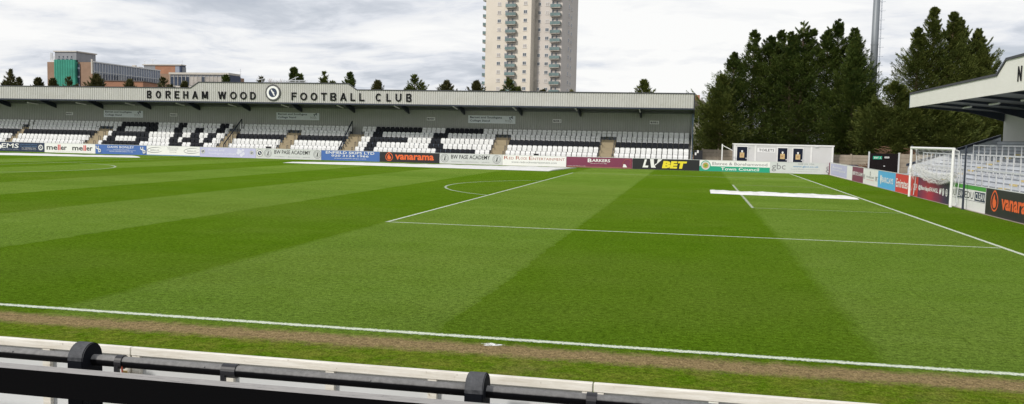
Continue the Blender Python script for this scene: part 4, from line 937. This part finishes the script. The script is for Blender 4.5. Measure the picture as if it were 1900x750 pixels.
# ================================================================ MAST
YM=84.
pb=aY(1611,280,YM); pt0=aY(1634.5,-30,YM); xm=float(aY(1614,255,YM)[0])
ms=empty('floodlight_mast',(xm,YM,0)); tag(ms,'tall tapering grey floodlight mast with caged ladder between the tree groups','mast')
dpt=np.dot(np.array([xm,YM,10])-CAM,_f); pxm=dpt/FPX
b=MB(); b.tube((xm,YM,0),(xm,YM,24),7.6*pxm,5.4*pxm,24); b.build('shaft','mast',ms,smooth=True)
b=MB(); 
for z in (7.,12.5,18): b.tube((xm,YM,z),(xm,YM,z+.12),8.0*pxm-(z/24)*2.2*pxm,seg=20)
b.build('flange','mast',ms)
b=MB(); lx=lambda z: xm+(7.6-2.2*z/24)*pxm+.16
for dy in (-.2,.2): b.path([(lx(z),YM+dy,z) for z in (5.5,12,18,24)],.014,5)
z=5.6
while z<24: b.tube((lx(z),YM-.2,z),(lx(z),YM+.2,z),.013,seg=4); z+=.3
z=6
while z<24:
    b.path([(lx(z)+.35*math.sin(a),YM+.24*math.cos(a),z) for a in np.linspace(0,math.pi,7)],.008,4); b.tube((lx(z)-.2,YM,z),(lx(z),YM,z),.02,seg=4); z+=.9
b.build('ladder','blue_steel',ms)
# ================================================================ TOWER BLOCK
phi=-R(10.); e=np.array([math.cos(phi),math.sin(phi)]); nb=np.array([-math.sin(phi),math.cos(phi)])   # along the front / into the depth
P0=aY(899.5,150,272.); P0=P0[:2]
def TT(u,w,z): p=P0+e*u+nb*w; return (p[0],p[1],z)
def u_at(px,w,py=100): # local u of a pixel column on plane depth w
    lo,hi=-10,60
    for _ in range(40):
        mid=(lo+hi)/2; q=TT(mid,w,20); d=np.array(q)-CAM; x=950+FPX*np.dot(d,_r)/np.dot(d,_f)
        if x<px: lo=mid
        else: hi=mid
    return (lo+hi)/2
fh=2.72; NF=20; ZTW=NF*fh+1.2
tw=empty('tower_block',TT(14,8,0)); tag(tw,'tall pale residential tower block with stacked green glass balconies','tower')
uA=u_at(983,0); uR=u_at(1040,3.6); D=16.5
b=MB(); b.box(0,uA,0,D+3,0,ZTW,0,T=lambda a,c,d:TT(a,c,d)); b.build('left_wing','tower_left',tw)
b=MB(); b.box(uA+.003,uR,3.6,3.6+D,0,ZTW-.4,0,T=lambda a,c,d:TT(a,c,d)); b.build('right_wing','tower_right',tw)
b=MB(); b.box(uA+.004,uA+1.1,3.5,3.59,0,ZTW-.5,0,T=lambda a,c,d:TT(a,c,d)); b.build('corner_stain_shade','tower_corner',tw)  # dark strip in the inner corner: dirt plus painted corner shade
b=MB(); b.box(-.05,uA+.05,-.05,.0-.004,0,0,0) if False else None
def win(u,w,z,wd,ht,m,side=False,cols=2):
    T=(lambda a,c,d:TT(uR+.0+c,a,d)) if side else (lambda a,c,d:TT(a,w-c,d))
    b=MB(); b.box(u-wd/2,u+wd/2,.004,.05,z,z+ht,0,T=T); o=b.build('window','frame_white',tw)
    b=MB(); 
    for k in range(cols): a=u-wd/2+.09+(wd-.09)*k/cols; b.box(a,a+(wd-.18)/cols-.04,.052,.07,z+.1,z+ht-.1,0,T=T)
    b.build('pane',m,o)
    b=MB(); b.box(u-wd/2-.08,u+wd/2+.08,.004,.13,z-.12,z-.01,0,T=T); b.build('sill','tower_right',o)
rr=random.Random(11)
uw=[(u_at(924,0),0),(u_at(937,0),0),(u_at(972,0),0)]; ur=[(u_at(997.5,3.6),3.6),(u_at(1012.5,3.6),3.6)]
def balcony(u,w,z,wd,m,side=0):
    if side: T=lambda a,c,d:TT(-c,a,d)
    else: T=lambda a,c,d:TT(a,w-c,d)
    o_=MB(); o_.box(u-wd/2,u+wd/2,.004,1.25,z-.02,z+.16,0,T=T); o=o_.build('balcony','tower_corner',tw)
    b=MB(); b.box(u-wd/2+.05,u+wd/2-.05,1.17,1.21,z+.25,z+1.15,0,T=T); b.box(u-wd/2+.05,u-wd/2+.09,.05,1.16,z+.25,z+1.15,0,T=T); b.box(u+wd/2-.09,u+wd/2-.05,.05,1.16,z+.25,z+1.15,0,T=T); b.build('glass_panel',m,o)
    b=MB()
    for a in np.linspace(u-wd/2+.02,u+wd/2-.06,4): b.box(a,a+.05,1.215,1.25,z+.16,z+1.2,0,T=T)
    b.box(u-wd/2,u+wd/2,1.16,1.25,z+1.17,z+1.23,0,T=T); b.build('railing','panel_grey',o)
    if not side:
        b=MB(); 
        for k in range(4): a=u-wd*.42+k*wd*.21; b.box(a,a+wd*.17,.01,.04,z+.17,z+2.2,k%2,T=T)
        b.build('balcony_door',['glass','curtain'],o)
ub1=u_at(947,0); ub2=u_at(1029,3.6)
zoff=float(P0[0]*0)
for f in range(3,18):
    z=f*fh+.35
    for (u,w) in uw: win(u,w,z+.85,1.25 if u!=uw[1][0] else .9,1.15,'curtain' if rr.random()<.3 else 'glass')
    for (u,w) in ur: win(u,w,z+.85,1.25,1.15,'curtain' if rr.random()<.45 else 'glass')
    if f%1==0:
        win(3.6+7.0,0,z+.75,.8,1.3,'glass',side=True,cols=1); 
        win(3.6+9.7,0,z+.45,.8,1.2,'glass',side=True,cols=1)
    balcony(ub1,0,z,3.5,'balcony_glass'); balcony(ub2,3.6,z,3.4,'balcony_glass'); balcony(1.9,0,z-.1,3.2,'balcony_glass',1)
b=MB(); b.box(-.1,uA+.1,-.12,D+3.1,17.2*fh+2.15,17.2*fh+2.3,0,T=lambda a,c,d:TT(a,c,d)); b.build('parapet_band','tower_right',tw)
# ================================================================ COLLEGE BUILDINGS (far left)
def ground_box_from_px(pA,pB,yA,yB,depth,z0,z1,T=None): pass
def facade_T(PA,PB):
    PA=np.array(PA[:2]);PB=np.array(PB[:2]); L_=np.linalg.norm(PB-PA); ee=(PB-PA)/L_; nn=np.array([-ee[1],ee[0]])
    if nn[1]<0: nn=-nn
    return (lambda u,w,z:(PA[0]+ee[0]*u+nn[0]*w,PA[1]+ee[1]*u+nn[1]*w,z)),L_
Yc=208.
xA0=float(aY(88,140,Yc)[0]); xA1=float(aY(172.3,140,Yc)[0]); Ye=float(aX(296,140,xA1)[1]); DW=Ye-Yc
ztop=float(aY(172,115.5,Yc)[2]); LA=xA1-xA0
TA=lambda u,w,z:(xA0+u,Yc+w,z)
ca=empty('college_building',TA(LA/2,5,0)); tag(ca,'brown brick office building with green scaffold netting and long glazed wing','building')
b=MB(); b.box(0,LA,0,9,0,ztop,0,T=TA); b.box(0,LA-.3,9.003,DW,0,ztop-.3,0,T=TA); b.build('end_wall','brick_tan',ca)
ul=lambda px: float(aY(px,120,Yc)[0])-xA0
b=MB(); n=26
for k in range(n):
    a=ul(105.5)+(ul(144.5)-ul(105.5))*k/n; c=ul(105.5)+(ul(144.5)-ul(105.5))*(k+1)/n; w0=-1.1-.07*math.sin(k*2.1); w1=-1.1-.07*math.sin((k+1)*2.1); zt_=float(aY(125,111.5,Yc)[2])
    b.quad(TA(a,w0,0),TA(c,w1,0),TA(c,w1,zt_),TA(a,w0,zt_)); b.quad(TA(a,w0,zt_),TA(c,w1,zt_),TA(c,-.01,zt_),TA(a,-.01,zt_))
b.quad(TA(ul(144.5),-1.1,0),TA(ul(144.5),-.01,0),TA(ul(144.5),-.01,zt_),TA(ul(144.5),-1.1,zt_)); b.build('scaffold_netting','net_green',ca)
b=MB(); b.box(ul(145.3),ul(148.8),-.3,-.004,0,ztop-.5,0,T=TA); w=b.build('stair_window','glass_blue',ca)
b=MB()
for k in range(8): b.box(ul(145.3),ul(148.8),-.34,-.305,2+k*2.4,2.5+k*2.4,0,T=TA)
b.build('spandrel','panel_blue',w)
zpr=float(aY(125,97,Yc)[2]); u0,u1=ul(105),ul(144.5); dp=float(aX(177.5,104,xA0+u1)[1])-Yc
b=MB(); b.box(u0,u1,-.6,dp,ztop+.01,zpr,0,T=TA); o=b.build('plant_room','panel_grey',ca)
b=MB(); b.box(u0-.3,u1+.3,-.9,dp+.3,zpr+.003,zpr+.3,0,T=TA); b.build('roof_edge','render_pale',o)
b=MB()
for k in range(4): a=u0+.9+k*(u1-u0-1.5)/4; b.box(a,a+(u1-u0)/4-1.0,-.7,-.604,ztop+.5,ztop+.9,0,T=TA); b.box(a+.3,a+(u1-u0)/4-1.1,-.7,-.604,ztop+1.2,ztop+1.6,0,T=TA)
b.build('louvres','glass_blue',o)
b=MB(); b.box(LA-.3,LA+.1,-.35,-.004,ztop-3.2,ztop+.8,0,T=TA); b.build('vent_pipe','render_pale',ca)
b=MB()
for px,t_ in ((89,97),(92,97.5),(95,104),(97,101)): u=ul(px); b.box(u-.14,u+.14,1,1.25,ztop+.6,float(aY(px,t_,Yc)[2]),0,T=TA)
b.box(ul(88.5),ul(98),1.05,1.15,ztop+.0,ztop+1.0,0,T=TA); b.build('phone_aerials','galv',ca)
TWg=lambda u,w,z:(xA1-w,Yc+u,z)      # u runs back along the long side wall, w into the building
b=MB(); b.box(.05,DW,-.12,-.003,0,ztop-.06,0,T=TWg); b.build('glazed_wing','panel_blue',ca)
nb_=26
for k in range(nb_):
    a=.15+(DW-.3)*k/nb_+.14; c=.15+(DW-.3)*(k+1)/nb_-.08
    for (z1,hh) in ((ztop-3.0,1.75),(ztop-6.3,1.75),(ztop-9.4,1.7)):
        b=MB(); b.box(a,c,-.17,-.124,z1-hh,z1,0,T=TWg); b.build('window','glass_blue' if rr.random()<.75 else 'panel_grey',ca)
b=MB()
for k in range(nb_+1): a=.15+(DW-.3)*k/nb_; b.box(a-.05,a+.06,-.32,-.175,0,ztop-.07,0,T=TWg)
for z1 in (ztop-2.6,ztop-5.2,ztop-5.9,ztop-8.4,ztop-9.0): b.box(.1,DW,-.30,-.176,z1-.06,z1+.06,0,T=TWg)
b.box(-.05,DW,-.4,.1,ztop-.05,ztop+.25,0,T=TWg); b.build('mullions','frame_white',ca)
# orange brick block in front
b=MB(); po=aY(193,152,170); p1=aY(223,152,178); TO,LO=facade_T(po,p1); zo=float(aY(205,150.5,170)[2]); b.box(0,LO,0,9,0,zo,0,T=TO); o=b.build('brick_building','brick_orange',origin=TO(LO/2,4,0)); tag(o,'low orange brick building in front of the glazed college wing','building')
b=MB(); b.box(-.2,LO+.2,-.2,9.2,zo+.003,zo+.2,0,T=TO); b.build('roof','tile',o)
# block B
YBk=262.
xB0=float(aY(267,130,YBk)[0]); TB=lambda u,w,z:(xB0+u,YBk+w,z); zB=float(aY(300,121.5,YBk)[2]); LB=float(aY(336.5,130,YBk)[0])-xB0
ob=empty('office_block',TB(LB/2,2,0)); tag(ob,'distant grey and orange brick office block between the two college wings','building')
f_=lambda px: float(aY(px,130,YBk)[0])-xB0
dB=float(aX(344.6,124,xB0+LB)[1])-YBk
for a,c,m_,nm in ((267,288,'panel_grey','grey_wall'),(288.1,325,'brick_orange','brick_wall'),(325.1,333,'panel_blue','glazed_strip'),(333.1,336.5,'navy','dark_edge')):
    b=MB(); b.box(f_(a),f_(c),0,dB,0,zB,0,T=TB); b.build(nm,m_,ob)
b=MB(); b.box(f_(295),f_(320),-.5,-.004,0,float(aY(310,137,YBk)[2]),0,T=TB); b.build('lower_wall','brick_tan',ob)
b=MB(); b.box(-.4,LB+.2,-.4,dB,zB+.003,zB+.35,0,T=TB); b.build('roof','render_pale',ob)
b=MB(); b.box(LB+.004,LB+.15,.4,dB,0,zB-.5,0,T=TB); b.build('side_wall','panel_grey',ob)
def aerial(px,top,bot,Y,bars,label,par=None):
    p=aY(px,bot,Y); q=aY(px,top,Y); b=MB(); b.tube((q[0],Y,p[2]-.5),(q[0],Y,q[2]),.07,seg=5)
    for (dy,hw) in bars: zz_=q[2]-dy; b.tube((q[0]-hw,Y,zz_),(q[0]+hw,Y,zz_),.055,seg=5)
    return b
for (px,tp,bars) in ((283.5,110,[(0,1.2),(.3,.8),(.6,.4)]),(268.5,112,[(.2,.3),(.6,.25)]),(338,112.5,[(.2,.15)])): aerial(px,tp,122,YBk+1,bars,'').build('aerial','galv',ob)
YL=236.; xL0=float(aY(240.5,126,YL)[0]); xL1=float(aY(258,126,YL)[0]); zE=float(aY(250,124,YL)[2])
b=MB(); b.box(xL0,xL1,YL,YL+2,ztop-.5,zE); b.box(xL0+.6,xL0+1.8,YL+.3,YL+1,zE,zE+.5); o=b.build('roof_cabin','render_pale',ca)
# block C
YC_=235.
xC0=float(aY(316,140,YC_)[0]); TC=lambda u,w,z:(xC0+u,YC_+w,z); LC=float(aY(425,140,YC_)[0])-xC0; dC=float(aX(446,140,xC0+LC)[1])-YC_; dC2=float(aX(452.5,140,xC0+LC)[1])-YC_
zC=float(aY(370,135,YC_)[2]); oc=empty('low_office_building',TC(LC/2,5,0)); tag(oc,'white flat-roofed office building with long window bands above the word BOREHAM','building')
b=MB(); b.box(0,LC,0,dC,0,zC-.6,0,T=TC); b.build('wall','panel_grey',oc)
b=MB(); b.box(-.3,LC+.1,-.4,dC,zC-.597,zC,0,T=TC); b.build('roof','render_pale',oc)
nC=15
for k in range(nC):
    a=LC*k/nC+.12; c=LC*(k+1)/nC-.12
    b=MB(); b.box(a,c,-.05,-.004,zC-3.9,zC-1.3,0,T=TC); b.build('window','glass_blue' if k<3 or rr.random()<.12 else 'curtain',oc)
    b=MB(); b.box(a+.2,c-.3,-.05,-.004,zC-8.2,zC-6.0,0,T=TC); b.build('window','glass_blue',oc)
b=MB()
for k in range(nC+1): a=LC*k/nC; b.box(a-.07,a+.07,-.16,-.052,zC-4,zC-.9,0,T=TC)
b.box(0,LC,-.14,-.055,zC-5.6,zC-4.1,0,T=TC); b.build('spandrels','render_pale',oc)
TD=lambda u,w,z:(xC0+LC-w,YC_+u,z)
b=MB(); b.box(.3,dC,-.1,-.003,0,zC-.65,0,T=TD); b.build('dark_side_wall','navy',oc)
b=MB(); b.box(dC+.003,dC2,-.1,3,0,zC-1.1,0,T=TD); b.build('brick_return','brick_tan',oc)
aerial(446,128,140,YC_+3,[(.7,.5),(1.5,.35)],'').build('aerial','galv',oc)
# ================================================================ TREES
def cypress(name,x,y,H,Rm,nbr,per,seed,leaf,label,group,lead=((0,0,1.),),hb=.04,Ls=(.13,.28),Ws=(.016,.036),prof=None,up=.20,cat='tree',ragged=1.,fan=.50):
    """trunk + boughs; every bough is a flat feathery spray of narrow leaf blades that thins to a tip"""
    r=np.random.default_rng(seed); P=[];D=[]
    prof=prof or (lambda s:np.clip(1.02-s,0,1)**.70*np.clip(.8+s*2.,0,1)*(1-.42*np.clip((s-.62)/.25,0,1)))
    BR=[]
    for (ox,oy,hs) in lead:
        n=int(nbr*.80/len(lead)); per_=per; h=hb+(1-hb)*r.random(n)**.9; az=r.random(n)*2*np.pi
        bulge=1+.20*np.sin(az*3+seed+h*6)+.12*np.sin(az*5-seed*2+h*11)
        Lb=Rm*prof(h)*bulge*(.60+.45*r.random(n)+.40*ragged*(r.random(n)<.22))/(1 if len(lead)==1 else 1.22)
        Lb=np.maximum(Lb,.35)
        f=np.clip(h*2.,0,1); bx=x+ox*f; by=y+oy*f; bz=h*H*hs-Lb*.12
        upk=r.normal(up,.14,n)+h*.5
        s=.16+.84*r.random((n,per))**.62
        Lb=np.minimum(Lb,np.maximum(.12,(H*hs-(bz+Lb*.12))/np.maximum(upk+.12,.25)*.72))
        ca,sa=np.cos(az)[:,None],np.sin(az)[:,None]; L_=Lb[:,None]
        lat=(r.random((n,per))*2-1); wid=fan*np.sin(np.clip(s,0,1)**.8*np.pi*.93)*np.minimum(L_,2.6)+.04
        off=lat*wid
        px_=bx[:,None]+ca*L_*s-sa*off; py_=by[:,None]+sa*L_*s+ca*off
        pz_=bz[:,None]+L_*(upk[:,None]*s**1.6-.12*(1-s)) - np.abs(lat)*wid*.45 + r.normal(0,.035,(n,per)) 
        p=np.stack([px_,py_,np.maximum(pz_,.3)],-1).reshape(-1,3)
        tz=(upk[:,None]*1.5*s**.6+.1-.35*np.abs(lat)); t=np.stack([ca+0*s-sa*lat*.9,sa+0*s+ca*lat*.9,tz],-1)
        d=t+r.normal(0,.22,(n,per,3)); d=d.reshape(-1,3); d/=np.linalg.norm(d,axis=1)[:,None]
        keep=p[:,2]<H*hs+.1
        P.append(p[keep]);D.append(d[keep])
        m=int(200*min(1,H/12)); zz=H*hs*(1-.12*r.random(m)**1.1); q=np.stack([x+ox+(H*hs-zz+.03)*r.normal(0,.13,m),y+oy+(H*hs-zz+.03)*r.normal(0,.13,m),zz-.08],-1)
        dd=np.stack([r.normal(0,.33,m),r.normal(0,.33,m),np.ones(m)],-1); dd/=np.linalg.norm(dd,axis=1)[:,None]; P.append(q);D.append(dd)
        for k in range(0,n,max(1,n//90)): BR.append(((bx[k],by[k],bz[k]),(bx[k]+math.cos(az[k])*Lb[k]*.7,by[k]+math.sin(az[k])*Lb[k]*.7,bz[k]+Lb[k]*(upk[k]*.5-.05)),.03))
    P=np.concatenate(P);D=np.concatenate(D); n=len(P)
    L_=r.uniform(*Ls,n)[:,None]; W=r.uniform(*Ws,n)[:,None]
    rv=r.normal(0,1,(n,3))*np.array([.5,.5,1.4]); S_=np.cross(D,rv); S_/=np.linalg.norm(S_,axis=1)[:,None]
    V=np.empty((n,4,3)); V[:,0]=P-D*L_*.15; V[:,1]=P+D*L_*.35+S_*W; V[:,2]=P+D*L_; V[:,3]=P+D*L_*.35-S_*W
    root=empty(name,(x,y,0)); tag(root,label,cat,group)
    V=V.reshape(-1,3)-np.array([x,y,0])
    me=bpy.data.meshes.new('crown'); me.vertices.add(len(V)); me.vertices.foreach_set('co',V.ravel().astype(np.float32)); me.loops.add(4*n); me.loops.foreach_set('vertex_index',np.arange(4*n,dtype=np.int32)); me.polygons.add(n); me.polygons.foreach_set('loop_start',np.arange(0,4*n,4,dtype=np.int32)); me.update(calc_edges=True)
    me.materials.append(M[leaf]); link('crown',me,root,(x,y,0))
    b=MB()
    for (ox,oy,hs) in lead:
        b.tube((x+ox*.2,y+oy*.2,0),(x+ox,y+oy,H*.5*hs),.24 if H>9 else .14,.16 if H>9 else .09,8); b.tube((x+ox,y+oy,H*.5*hs),(x+ox,y+oy,H*hs*.97),.16 if H>9 else .09,.02,6)
    for a,c,q in BR: b.tube(a,c,q,.008,4,cap=False)
    b.build('trunk','bark',root)
    return root
def X_of(px,Y,py=270): return float(aY(px,py,Y)[0])
def Z_of(px,py,Y): return float(aY(px,py,Y)[2])
G1='tall dense cypress trees left of the floodlight mast'; G2='cypress trees right of the floodlight mast'
def big(px,top,Y,rad,seed,leaf,label,group,nbr=640,per=215,lead=None,hb=.03,**k):
    H=Z_of(px,top,Y); x=X_of(px,Y,150)
    return cypress('cypress_tree',x,Y,H,rad*1.12,nbr,per,seed,leaf,label,group,lead=lead or ((0,0,1.),),hb=hb,**k)
lowp=lambda s:np.clip(1.03-s,0,1)**.55
big(1340,140,80,3.4,21,'leaf_b','lower leftmost cypress of the big group beside the stand end',G1,nbr=560,hb=.02)
big(1397,58,82.5,5.6,22,'leaf_a','cypress with the left spire of the big group above the toilet cabin door',G1,lead=((0,0,1.),(1.7,.6,.97),(-1.9,0,.84)),nbr=900)
big(1447,58,85,5.0,23,'leaf_a','cypress behind the TOILETS sign between two spires of the big group',G1,lead=((0,0,1.),(1.2,0,.96)))
big(1487,40,82,5.2,24,'leaf_a','central tall cypress of the big group above the TOILETS cabin right doors',G1,lead=((0,0,1.),(.9,.3,.95),(-1.1,0,.93)))
big(1551,38,82.5,5.4,25,'leaf_a','tallest cypress spire right of centre, above the right end of the cabin',G1,lead=((0,0,1.),(1.6,.4,.95),(-.9,.2,.93)),nbr=860)
big(1584,72,80.5,3.3,26,'leaf_a','rightmost cypress of the big group touching the floodlight mast',G1,nbr=520,up=.35)
big(1727,16,83,5.6,27,'leaf_b','tall twin-spired olive green cypress right of the floodlight mast',G2,nbr=980,lead=((0,0,1.),(1.9,.5,.98),(-1.3,0,.88)))
big(1786,36,84,5.2,28,'leaf_b','cypress with slanting spires just above the right stand roof',G2,nbr=760,lead=((-.6,0,1.),(1.3,.3,.93)),up=.45)
big(1822,92,85,4.6,29,'leaf_b','rightmost cypress, its tip over the step in the right stand roof',G2,nbr=560,up=.5)
big(1662,152,77.5,3.9,30,'leaf_b','short broad olive cypress in front of the foot of the floodlight mast',G2,nbr=760,prof=lowp,lead=((0,0,1.),(-1.5,0,.8),(1.4,0,.9)))
big(1745,190,78,4.2,31,'leaf_b','short broad cypress seen below the right stand roof beside the goal',G2,nbr=560,prof=lowp,lead=((0,0,1.),(1.8,0,.9)))
big(1850,170,82,5.,32,'leaf_b','dark cypress seen under the right stand roof left of the white wall',G2,nbr=560,prof=lowp)
big(1312,215,88,1.9,33,'leaf_a','small dark cypress in the gap beside the stand end',G1,nbr=120,per=90)
# small tree tops rising behind the stand roof
sm=[(19,131,15,'leftmost small conifer above the roof at the picture edge','leaf_c'),(71,146,12,'low bushy conifer left of the brick college building','leaf_c'),(98,147,8,'small conifer in front of the left end of the brick college wall','leaf_c'),(127,144,10,'small pointed conifer in front of the green netting','leaf_c'),
(179,139,17,'bushy conifer in front of the tan brick college wall corner','leaf_c'),(241,149,11,'small conifer before the glazed college wing','leaf_c'),(303,145,14,'bushy conifer before the brown base of the orange office block','leaf_c'),(419,141,6,'thin pointed conifer before the white office building','leaf_a'),(343,154,9,'low conifer peeping over the roof at the start of the raised fascia','leaf_c'),
(484,145,7,'tiny conifer above the last letters of WOOD','leaf_c'),(545,126,10,'pointed dark conifer beside the pale bare tree','leaf_a'),(556,138,9,'shorter conifer right of the pale bare tree','leaf_a'),(602,135,14,'bushy conifer above the FOO letters','leaf_b'),(649,137,11,'conifer above the right slope of the raised fascia','leaf_a'),
(701,151,11,'small low conifer above the C of CLUB','leaf_c'),(769,139,17,'largest of the small conifers, right above the last letter of CLUB','leaf_b'),(829,152,15,'low open conifer midway between CLUB and the tower','leaf_c'),(884,152,13,'low conifer just left of the tower','leaf_c'),(945,147,12,'conifer at the foot of the left tower balconies','leaf_b'),(1007,168,8,'barely visible tree tip at the foot of the tower','leaf_c'),(1195,149,14,'lone small conifer on the roofline right of the tower','leaf_b'),(1060,169,6,'tiny tree tip at the right foot of the tower','leaf_c')]
for i,(px,top,hw,lb,lf) in enumerate(sm):
    Y=80+ (i*7%9); x=X_of(px,Y,top); H=Z_of(px,top,Y); dep=np.dot(np.array([x,Y,H])-CAM,_f); mpp=dep/FPX
    vis=max(.8,H-Z_of(px,168,Y)); Rb=hw*mpp*1.02; sl=vis/H
    # radius profile such that at the roofline the crown is hw pixels wide
    pf=lambda s,Rb=Rb,sl=sl: np.clip((1-s)/max(sl,.15),0,2.0)**.75*.95
    cypress('small_conifer',x,Y,H,Rb,int(190+hw*11),34,100+i,lf,lb,'small conifers behind the stand',lead=((0,0,1.),) if i%3 else ((0,0,1.),(.9,.2,.9),(-.7,0,.86)),hb=.35,Ls=(.14,.34),Ws=(.025,.055),prof=pf,up=.30,cat='tree')
# pale bare trees
def bare(px,top,Y,Rm,seed,label,m='brush_pale',H=None,grp=None):
    r=random.Random(seed); x=X_of(px,Y,top); H=Z_of(px,top,Y); o=empty('bare_tree',(x,Y,0)); tag(o,label,'tree',grp); b=MB(); b.tube((x,Y,0),(x,Y,H*.55),.16,.1,7); b.build('trunk','bark',o); b=MB()
    def grow(p,d,l,rad,n):
        q=p+d*l; b.tube(p,q,rad,rad*.6,4 if rad>.03 else 3,cap=False)
        if n==0: return
        for _ in range(4 if n>1 else 5):
            e=(d+Vector((r.gauss(0,.5),r.gauss(0,.5),r.gauss(.12,.28)))).normalized(); grow(p+d*l*r.uniform(.5,1),e,l*r.uniform(.6,.82),max(rad*.6,.011),n-1)
    for _ in range(6): grow(Vector((x,Y,H*.5)),Vector((r.gauss(0,.4),r.gauss(0,.4),1)).normalized(),H*.19,.07,4)
    b.build('branches',m,o); 
bare(525,137,92,2,5,'pale pinkish leafless tree behind the roof beside the pointed conifer')
bare(1296,176,150,2,6,'hazy leafless tree behind the houses right of the stand end',H=8)
# heap of cut brown branches behind the gate
r=random.Random(9); b=MB(); cxp=X_of(1668,63,285)
for k in range(2600):
    a=r.uniform(0,6.28); q=r.random()**.5; px_=cxp+q*3.6*math.cos(a)*1.0; py_=63.5+q*1.8*math.sin(a); zt_=2.75*(1-q**2)*(.8+.2*math.sin(px_*3)); z=r.uniform(.4,1)*zt_; d=Vector((r.gauss(0,1),r.gauss(0,1),r.gauss(0,.35))).normalized()*r.uniform(.15,.55); p=Vector((px_,py_,max(z,.05)))
    b.tube(p,p+d,r.uniform(.012,.03),.006,3,cap=False)
tag(b.build('brush_pile','brush_brown',origin=(cxp,63.5,0)),'heap of cut brown branches behind the black exit gate','brush pile',kind='stuff')
# dense low ivy/undergrowth below the cypresses, as one mass
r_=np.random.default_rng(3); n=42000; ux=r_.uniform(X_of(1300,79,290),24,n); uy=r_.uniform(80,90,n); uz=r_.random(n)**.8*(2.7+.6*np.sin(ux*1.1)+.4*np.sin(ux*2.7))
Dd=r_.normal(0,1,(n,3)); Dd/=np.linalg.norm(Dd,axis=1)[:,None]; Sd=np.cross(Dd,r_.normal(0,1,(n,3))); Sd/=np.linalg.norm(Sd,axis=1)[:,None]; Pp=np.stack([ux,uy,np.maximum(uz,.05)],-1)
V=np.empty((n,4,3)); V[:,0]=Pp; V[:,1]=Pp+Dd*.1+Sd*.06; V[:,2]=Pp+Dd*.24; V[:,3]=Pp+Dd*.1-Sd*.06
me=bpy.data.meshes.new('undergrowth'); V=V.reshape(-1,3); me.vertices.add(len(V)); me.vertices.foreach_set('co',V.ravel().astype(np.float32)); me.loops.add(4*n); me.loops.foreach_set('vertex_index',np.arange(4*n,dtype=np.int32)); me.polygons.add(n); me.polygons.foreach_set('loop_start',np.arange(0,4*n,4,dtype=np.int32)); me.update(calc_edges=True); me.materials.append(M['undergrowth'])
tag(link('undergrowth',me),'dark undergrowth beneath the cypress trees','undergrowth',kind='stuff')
# ================================================================ SKY + SUN
SUN_EL,SUN_AZ=R(36),R(35)     # azimuth measured from -y towards -x
sd=Vector((-math.sin(SUN_AZ)*math.cos(SUN_EL),-math.cos(SUN_AZ)*math.cos(SUN_EL),math.sin(SUN_EL)))
w=bpy.data.worlds.new('World'); S.world=w; w.use_nodes=True; t_=w.node_tree; bg=t_.nodes['Background']
sky=N(t_,'ShaderNodeTexSky',sky_type='NISHITA'); sky.sun_disc=False; sky.sun_elevation=SUN_EL; sky.sun_rotation=math.atan2(sd.x,sd.y); sky.ozone_density=1.5; sky.dust_density=1.5
tc=N(t_,'ShaderNodeTexCoord').outputs['Generated']; sp=N(t_,'ShaderNodeSeparateXYZ'); L(t_,tc,sp.inputs[0])
zc=mth(t_,'ADD',mth(t_,'MAXIMUM',sp.outputs[2],0.0),.14); cb=N(t_,'ShaderNodeCombineXYZ'); L(t_,mth(t_,'DIVIDE',sp.outputs[0],zc),cb.inputs[0]); L(t_,mth(t_,'DIVIDE',sp.outputs[1],zc),cb.inputs[1])
mp=N(t_,'ShaderNodeMapping'); L(t_,cb.outputs[0],mp.inputs[0]); mp.inputs['Location'].default_value=CLOUD_OFF; mp.inputs['Scale'].default_value=(1.,1.15,1)
v=mp.outputs[0]
wn=N(t_,'ShaderNodeTexNoise'); wn.inputs['Scale'].default_value=.9; wn.inputs['Detail'].default_value=3; L(t_,v,wn.inputs['Vector'])
vm=N(t_,'ShaderNodeVectorMath',operation='MULTIPLY_ADD'); L(t_,wn.outputs['Color'],vm.inputs[0]); vm.inputs[1].default_value=(.8,.8,.8); L(t_,v,vm.inputs[2]); v=vm.outputs[0]
c1=noise(t_,v,.50,7,.55); c2=noise(t_,v,1.9,6,.6)
cc=mth(t_,'ADD',mth(t_,'MULTIPLY',c1,.62),mth(t_,'MULTIPLY',c2,.38))
cloud=ramp(t_,cc,[(.37,(5.2,5.7,6.5)),(.435,(6.7,7.1,7.8)),(.47,(8.3,8.6,9.2)),(.505,(9.7,9.8,10.0)),(.56,(10.8,10.8,10.7))])
thin=ramp(t_,c1,[(.28,.78),(.42,.97)])
o=mix(t_,thin,sky.outputs[0],cloud)
L(t_,o,bg.inputs[0]); bg.inputs[1].default_value=.092
sl=bpy.data.lights.new('sun','SUN'); sl.energy=3.05; sl.angle=R(5); sl.color=(1,.945,.87); so=bpy.data.objects.new('sun',sl); COL.objects.link(so); so.rotation_euler=(-sd).to_track_quat('-Z','Y').to_euler(); so.location=(0,-30,60)
S.view_settings.view_transform='Standard'; S.view_settings.look='None'; S.view_settings.exposure=0; S.view_settings.gamma=1; S.view_settings.use_curve_mapping=False
S.render.engine='CYCLES'; S.cycles.max_bounces=6; S.cycles.transparent_max_bounces=12; S.cycles.use_denoising=True
bpy.context.view_layer.update()
print('seats',nseat,'objects',len(bpy.data.objects))
